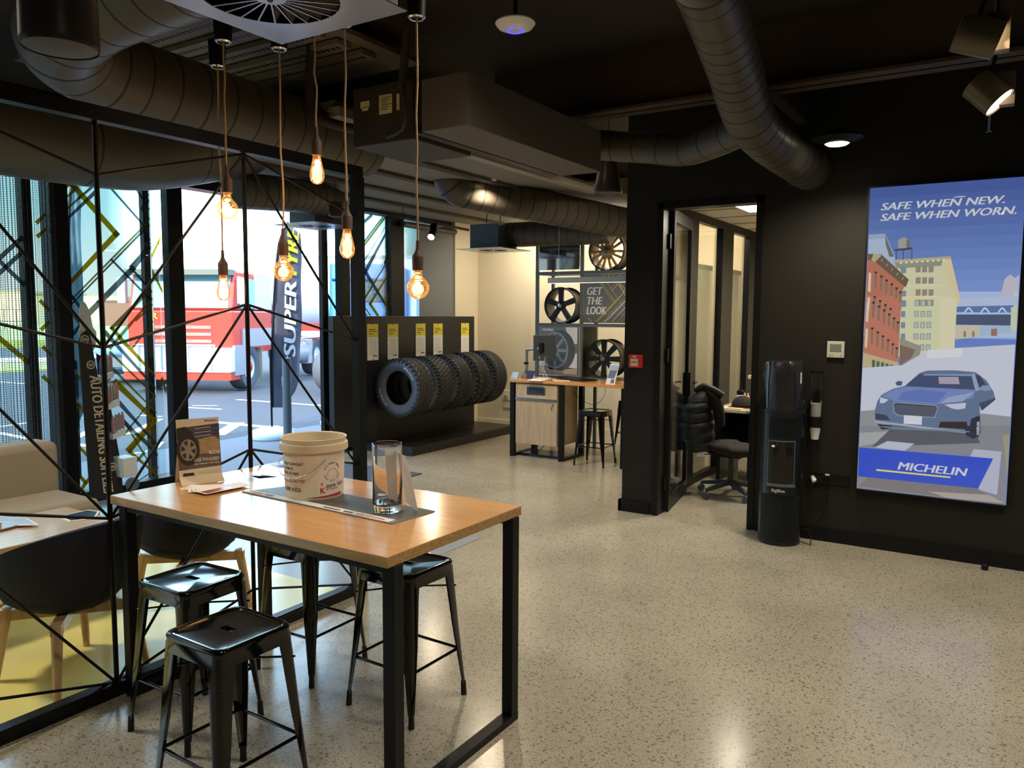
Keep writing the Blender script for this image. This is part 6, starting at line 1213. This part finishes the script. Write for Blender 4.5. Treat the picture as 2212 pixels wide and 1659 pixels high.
# ================================================================ OUTSIDE
p = at(622, 958, z=0); q = at(622, 774, z=0)
bx, by = p.x, p.y; zt_ = bz_(bx, by, 625, 774); one('bollard', MB().lathe([(0, 0), (.055, 0), (.055, zt_), (.05, zt_+.005), (0, zt_+.005)], (bx, by, 0), n=28), mat('bollard_grey', S(92, 98, 104), .45), 'plain grey round steel bollard outside the entrance', 'bollard', smooth=40)
fb = at(588, 945, z=0)
def feather(base, P_, poleh, name, lab, m_, base_m, txt=True):
    t = thing('feather_flag', lab, 'flag', base); x = base.x
    pole = smooth_path([V((base.x, base.y, 0)), V((base.x, base.y, 1.2))]+P_[0]); obj('pole', MB().tube(pole, .014, 8), BLK, t, smooth=60)
    a = smooth_path(P_[0], .08); b = smooth_path(P_[1], .08); n_ = min(len(a), len(b)); mb = MB(); vs_ = []; 
    m2 = 30
    for i in range(m2+1):
        pa_, pb_ = a[int(i*(len(a)-1)/m2)], b[int(i*(len(b)-1)/m2)]
        for j in range(7): q_ = pa_.lerp(pb_, j/6); vs_.append(q_+V((.012*math.sin(j*2+i*.5), 0, 0)))
    mb.add(vs_, [(i*7+j, i*7+j+1, (i+1)*7+j+1, (i+1)*7+j) for i in range(m2) for j in range(6)]); o = obj('flag_cloth', mb, m_, t, smooth=80); o.modifiers.new('s', 'SOLIDIFY').thickness = .004
    if base_m: obj('base', MB().lathe([(0, 0), (.29, 0), (.3, .04), (.26, .1), (.1, .15), (0, .15)], base, n=32), base_m, t, smooth=50)
    return t
FX = fb.x
g = lambda L: [at(u, v, x=FX) for u, v in L]
FLG = mat('flag_cloth_black', S(92, 94, 112), .8)
ft = feather(fb, (g([(589, 880), (587, 780), (590, 680), (596, 580), (604, 520), (622, 480)]), g([(612, 880), (642, 830), (650, 740), (651, 640), (652, 560), (648, 505)])), 0, '', 'tall black feather flag reading SUPER outside the entrance', FLG, mat('flag_base_white', S(214, 220, 230), .5))
mb = MB()
def flagtext(s, A, B, size, k, w=None):
    A, B = at(*A, x=FX+.03), at(*B, x=FX+.03); ux = (B-A).normalized(); uy = V((1, 0, 0)).cross(ux); 
    if uy.dot(V((0, -1, 0))) < 0: uy = -uy
    text(mb, s, A, ux, uy, size, k, bold=.035, shear=.12, width=(B-A).length)
flagtext('SUPER', (638, 772), (640, 612), .3, 0); flagtext('TYRE', (640, 606), (646, 500), .3, 1)
c0 = g([(610, 800), (612, 776), (618, 768), (622, 778), (616, 792), (612, 812), (606, 836), (605, 815)]); mb.poly([p+V((.03, 0, 0)) for p in c0], 0)
obj('lettering', mb, [mat('flag_white', S(226, 232, 238), .7), mat('flag_yellow', S(206, 216, 40), .7)], ft)
fb2 = at(700, 918, z=0); one('flag_base', MB().lathe([(0, 0), (.3, 0), (.3, .04), (.1, .13), (0, .13)], at(735, 915, z=0), n=28), mat('flag_base_white', S(214, 220, 230), .5), 'pale round water-filled flag base on the pavement by the entrance edge', 'flag base', smooth=50)
FX = -7.9; g = lambda L: [at(u, v, x=FX) for u, v in L]
feather(g([(172, 1000)])[0]*1, (g([(150, 930), (148, 800), (146, 600), (150, 440), (160, 380)]), g([(166, 925), (184, 860), (180, 700), (176, 500), (174, 390)])), 0, '', 'blue grey feather flag seen through the left window beside the column', mat('flag_cloth_slate', S(120, 150, 166), .8), None)
# red truck
h = V((.45, -.89, 0)).normalized(); s = V((-.89, -.45, 0)).normalized(); T0 = V((-14.3, 11.55, 0))   # right front wheel; h forward, s across to image left
def tk(f, a, z): return T0+h*f+s*a+V((0, 0, z))
def tbox(f0, f1, a0, a1, z0, z1, k=None, mb=None, f1t=None, f0t=None):
    mb = mb if mb is not None else MB(); f1t = f1 if f1t is None else f1t; f0t = f0 if f0t is None else f0t
    vs_ = [tk(f, a, z) for z, (F0, F1) in ((z0, (f0, f1)), (z1, (f0t, f1t))) for f, a in ((F0, a0), (F1, a0), (F1, a1), (F0, a1))]
    return mb.add(vs_, [(0, 1, 2, 3), (7, 6, 5, 4), (0, 4, 5, 1), (1, 5, 6, 2), (2, 6, 7, 3), (3, 7, 4, 0)], k)
t = thing('red_truck', 'red truck with white bumper and bull bar parked across the car park', 'truck', T0); TR = mat('truck_red', S(206, 60, 44), .35, coat=.5); TW = mat('truck_white', S(226, 228, 232), .35); TG = mat('truck_glass', S(150, 196, 204), .1); TP = mat('truck_polished', S(190, 194, 200), .25, metal=.6); TD = mat('truck_dark', S(60, 50, 48), .6)
obj('cab', tbox(-1.3, .72, 0, 2.4, .95, 1.75), TR, t, bevel=.04); mb = tbox(-1.3, .72, 0.02, 2.38, 1.75, 2.62, f1t=.5); obj('cab_upper', mb, TR, t, bevel=.06)
obj('windscreen', tbox(.68, .735, .12, 2.28, 1.8, 2.5, f1t=.56, f0t=.5), TG, t); obj('sun_visor', tbox(.5, .85, .05, 2.35, 2.5, 2.62), mat('visor_dark', S(110, 116, 104), .3), t); obj('side_window', tbox(-.75, .4, -.01, .03, 1.8, 2.45, f1t=.3), TG, t)
obj('side_stripe', tbox(-1.25, .6, -.015, .01, 2.0, 2.5), mat('truck_silver', S(206, 210, 214), .4), t) if False else None
obj('door_panel', tbox(-1.28, -.35, -.012, .01, 1.78, 2.55), mat('truck_silver', S(206, 210, 214), .4), t)
obj('bumper', tbox(.3, .95, -.02, 2.42, .42, .95), TW, t, bevel=.04); obj('lower_skirt', tbox(.3, .9, 0, 2.4, .26, .42), TR, t)
mb = MB(); [tbox(.72, .74, .5, 1.9, z, z+.07, mb=mb) for z in (1.05, 1.2, 1.35)]; obj('front_grille', mb, mat('grille_grey', S(150, 120, 110), .5), t)
mb = MB(); A_ = tk(.745, 1.98, 1.56); text(mb, 'FR', A_, -s, (0, 0, 1), .19, 0, bold=.03, width=.27); obj('lettering', mb, mat('truck_yellow', S(232, 208, 50), .5), t)
for a in (.15, 1.95): obj('headlight', tbox(.95, .965, a, a+.3, .6, .78), mat('lens', S(220, 226, 230), .1), t)
mb = MB(); [mb.tube([tk(.98, a, .5), tk(.98, a, 1.0)], .03, 8) for a in (.4, .9, 1.5, 2.0)]; mb.tube([tk(.98, .3, 1.0), tk(.98, 2.1, 1.0)], .03, 8); obj('bull_bar', mb, TP, t)
for a in (-.22, 2.5): obj('mirror', tbox(.5, .6, a, a+.18, 1.9, 2.45, mb=MB()).tube([tk(.5, a, 2.4), tk(.4, 1.2 if a > 1 else .1, 2.5)], .02, 6), mat('mirror_shell', S(196, 196, 200), .4), t)
obj('step_box', tbox(-.95+1.1, .75, -.03, .02, .35, 1.0, mb=MB()), TP, t)
obj('wheel_arch', tbox(-1.35, .35, -.03, .0, .95, 1.35), TP, t)
def twheel(f, a, R=.5, red=True, n='wheel'):
    c = tk(f, a, R); mb = MB(); o_ = s; up3 = V((0, 0, 1))
    def ring(prof, k, mb):
        vs_ = []; n_ = 36
        for r, w_ in prof:
            for j in range(n_): q = 2*PI*j/n_; vs_.append(c+o_*w_+h*(r*math.cos(q))+up3*(r*math.sin(q)))
        mb.add(vs_, [(i*n_+j, i*n_+(j+1) % n_, (i+1)*n_+(j+1) % n_, (i+1)*n_+j) for i in range(len(prof)-1) for j in range(n_)], k)
    ring([(R*.55, .0), (R*.6, -.02), (R*.95, -.02), (R, .03), (R, .25), (R*.95, .3), (.01, .3)], 0, mb); ring([(R*.55, .0), (R*.52, .04), (R*.3, .08), (R*.28, -.0)], 1, mb); ring([(R*.28, 0), (R*.22, -.03), (.01, -.04)], 2, mb)
    return obj(n, mb, [mat('truck_tyre', S(84, 88, 94), .8), mat('wheel_white', S(220, 222, 226), .4), mat('hub_red', S(206, 36, 48), .4) if red else CHROME], t, smooth=40)
twheel(0, 0); twheel(0, 2.1); twheel(-4.4, 0, .5, False); twheel(-5.7, 0, .5, False)
obj('chassis', tbox(-7.5, -1.3, .5, .8, .75, 1.0), TR, t); obj('chassis', tbox(-7.5, -1.3, 1.6, 1.9, .75, 1.0), TR, t); obj('mud_flap', tbox(-.72, -.7, 0, .5, .2, .9), mat('flap_beige', S(170, 164, 140), .6), t)
mb = MB().tube([tk(-2.4, .25, .68), tk(-3.6, .25, .68)], .33, 24); obj('fuel_tank', mb, TP, t, smooth=40); obj('side_locker', tbox(-4.0, -3.65, -.02, .5, .35, 1.0), TP, t)
t = thing('tanker_trailer', 'long silver tanker trailer with purple and red end behind the truck', 'trailer', tk(-3, 3, 0))
a_ = fd(590, 650, 22); b_ = fd(790, 650, 22)
mb = MB().tube([fd(548, 655, 21), fd(790, 655, 23)], .78, 28); obj('tank', mb, mat('tank_silver', S(196, 206, 222), .3, metal=.35), t, smooth=40)
obj('tank_end_band', MB().tube([fd(546, 656, 20.99), fd(590, 656, 21.37)], .8, 28), mat('tank_purple', S(120, 70, 100), .4), t, smooth=40); obj('frame_rail', MB().beam(fd(560, 705, 20.6), fd(790, 712, 22.6), .2, .16), TR, t)
# blue truck
t = thing('blue_truck', 'blue truck cab behind the patterned glass right of the entrance', 'truck', (-13.5, 13.4, 0)); BT = mat('truck_blue', S(30, 130, 214), .4)
def bt(u0, v0, u1, v1, D, dep, name, m_, bev=.03):
    a, b = fd(u0, v0, D), fd(u1, v1, D); c_ = fd(u1, v0, D); d_ = fd(u0, v1, D); n_ = V((FW.x, FW.y, 0)).normalized()*dep
    return obj(name, MB().prism([a, c_, b, d_], n_), m_, t, bevel=bev)
bt(712, 570, 860, 604, 16.6, 2.2, 'cab_roof', BT); bt(712, 604, 860, 700, 16.7, 2.2, 'cab', BT); bt(770, 607, 850, 652, 16.65, .1, 'windscreen', mat('truck_glass_dark', S(60, 90, 120), .1)); bt(712, 700, 870, 720, 16.5, 2, 'grille', mat('grille_silver', S(200, 206, 210), .3)); bt(700, 735, 870, 812, 16.4, 2.3, 'bumper', TW)
tt_ = V((0, 0, 0)); 
for D_2, u_ in ((16.6, 722), (16.6, 850)): c_ = fd(u_, 812, D_2); c_.z = .5; obj('wheel', MB().lathe([(0, -.15), (.48, -.15), (.5, -.1), (.5, .1), (.48, .15), (0, .15)], c_, 'x', 32), mat('truck_tyre', S(84, 88, 94), .8), t, smooth=40)
mb = MB(); A_ = fd(731, 873, 16.3); B2 = fd(757, 873, 16.3); 
# white van with small lettering low behind the slim glass leaf
t = thing('sign_board', 'white board with blue lettering seen low through the slim glass by the screen post', 'sign', fd(750, 880, 11)); a, b = fd(740, 800, 11), fd(765, 885, 11)
obj('board', MB().prism([fd(738, 795, 11), fd(790, 795, 11), fd(790, 885, 11), fd(738, 885, 11)], V((FW.x, FW.y, 0))*.05), mat('board_pale', S(196, 210, 220), .5), t); pb = fd(764, 880, 11.1); obj('post', MB().box(pb.x-.05, pb.x+.05, pb.y-.05, pb.y+.05, 0, pb.z+.3), ALU, t)
mb = MB(); A_ = fd(744, 866, 10.98); text(mb, 'land', A_, RT, (0, 0, 1), .13, 0, bold=.01); [mb.strip(fd(742, 806+i*8, 10.98), fd(775, 806+i*8, 10.98), .025, -FW, 1) for i in range(5)]; obj('lettering', mb, [mat('letter_teal', S(60, 110, 140), .5), mat('stripe_sand', S(206, 186, 110), .5)], t)
# dark blue car behind window A
t = thing('parked_car', 'dark blue car parked beyond the left window behind the display stand', 'car', at(258, 788, z=0)); PC = mat('car_blue', S(58, 84, 120), .25, coat=.6); D = 20.
hC = V((FW.x, FW.y, 0)).normalized(); rC = V((RT.x, RT.y, 0)).normalized(); cC = fd(258, 780, 18.5); cC.z = 0
def cl(a, f, z): return cC+rC*a+hC*f+V((0, 0, z))
rings = []
for f, w_, z0, z1 in ((0, .78, .35, .72), (.15, .86, .22, .82), (1.1, .88, .2, .98), (4.0, .86, .22, .95), (4.4, .8, .35, .85)): rings.append([cl(a*w_, f, z0+(z1-z0)*zz) for a, zz in ((-.9, 0), (.9, 0), (1, .35), (1, .75), (.85, 1), (-.85, 1), (-1, .75), (-1, .35))])
obj('body', loft(rings), PC, t, smooth=30, bevel=.02)
rings = []
for f, w_, z1 in ((.95, .76, .96), (1.7, .64, 1.4), (3.2, .64, 1.42), (4.0, .74, .95)): rings.append([cl(-w_, f, .93), cl(w_, f, .93), cl(w_*.9, f, z1), cl(-w_*.9, f, z1)])
obj('cabin', loft(rings), mat('car_glass', S(96, 150, 160), .08), t, smooth=30, bevel=.02)
for a in (-.6, .6): obj('headlight', MB().prism([cl(a-.16, -.02, .6), cl(a+.16, -.02, .62), cl(a+.16, -.02, .72), cl(a-.16, -.02, .7)], hC*.1), mat('lens', S(220, 226, 230), .1), t)
obj('front_grille', MB().prism([cl(-.35, -.01, .4), cl(.35, -.01, .4), cl(.3, -.01, .62), cl(-.3, -.01, .62)], hC*.1), CHROME, t)
for a in (-.78, .78):
    for f in (.75, 3.5): c_ = cl(a, f, .31); obj('wheel', MB().tube([c_-rC*.1, c_+rC*.1], .31, 28), mat('truck_tyre', S(84, 88, 94), .8), t, smooth=40)
# far sheds
for k, (u0, v0, u1, v1, D, col, lab) in enumerate(((-300, 634, 60, 680, 90, (206, 186, 140), 'long tan industrial shed on the skyline at far left'), (180, 644, 270, 672, 100, (214, 196, 150), 'cream industrial building beyond the grass'), (215, 655, 330, 668, 80, (128, 88, 74), 'low brown roofed shed beyond the grass behind the truck'), (640, 560, 900, 690, 60, (214, 222, 232), 'pale warehouse wall far behind the tanker trailer'))):
    a, b = fd(u0, v0, D), fd(u1, v1, D); a2, b2 = fd(u1, v0, D), fd(u0, v1, D); b.z = b2.z = -.02; mb = MB().prism([a, a2, b, b2], hC*12)
    t = thing('shed', lab, 'building', (b2.x, b2.y, 0)); obj('walls', mb, mat('shed_%d' % k, S(*col), .8), t); obj('roof', MB().prism([a-rC*.3, a2+rC*.3, a2+rC*.3+V((0, 0, .3)), a-rC*.3+V((0, 0, .3))], hC*12), mat('shed_roof_%d' % k, S(*[int(c*.8) for c in col]), .7), t)
mb = MB()
for i in range(16): p_ = fd(-330+i*26, 668, 62-.1*i); mb.tube([(p_.x, p_.y, 0), (p_.x, p_.y, 1.9)], .04, 6)
for z in (1.0, 1.9): p_, q_ = fd(-330, 668, 62), fd(60, 668, 60.5); mb.tube([(p_.x, p_.y, z), (q_.x, q_.y, z)], .03, 6)
t = thing('fence', 'thin wire fence along the far grass at the left', 'fence', fd(-330, 668, 62)); obj('fence_rails', mb, ALU, t)
# ================================================================ ADDED LAMPS (downlights put in out of view to brighten the room)
def downlight(x, y, e, lab, z=3.2, sp=150):
    t = thing('added_downlight', lab, 'ceiling light', (x, y, z)); obj('housing', MB().lathe([(.075, z), (.08, z+.0), (.08, z+.12), (0, z+.12)], (x, y, 0), n=28), BLK, t, smooth=30); obj('diffuser', MB().lathe([(0, z+.004), (.075, z+.004)], (x, y, 0), n=28), em('added_downlight_glow', (1, .86, .66, 1), 5.), t)
    obj('stem', MB().tube([(x, y, z+.12), (x, y, 3.46)], .004, 6), BLK, t); lamp('SPOT', (x, y, z-.02), e, (1, .88, .72), .2, to=(x, y, 0), spot=sp, blend=.7)
for i, (x, y, e) in enumerate(((1.3, 3.6, 190), (1.6, 5.0, 120), (-.6, .6, 90), (1.2, 1.4, 90), (-1.6, 3.0, 95), (-4.6, 1.2, 210))): downlight(x, y, e, ('added round black downlight right of the view near the poster wall', 'added round black downlight deep in the right of the room', 'added round black downlight above the camera', 'added round black downlight behind the camera on the right', 'added round black downlight high over the concrete right of the bar table', 'added round black downlight over the lounge chairs')[i])
lamp('AREA', (-4.3, 9.0, 2.96), 26, WARM2, .8, to=(-4.3, 9.2, 0)); lamp('AREA', (-5.6, 8.9, 2.9), 24, WARM2, .5, to=(-5.6, 9.6, 1.0)); lamp('AREA', (-3.1, 8.7, 2.9), 62, WARM, .6, to=(-2.9, 9.5, 1.4))  # bare area lamps without fixtures, added to brighten the back wall
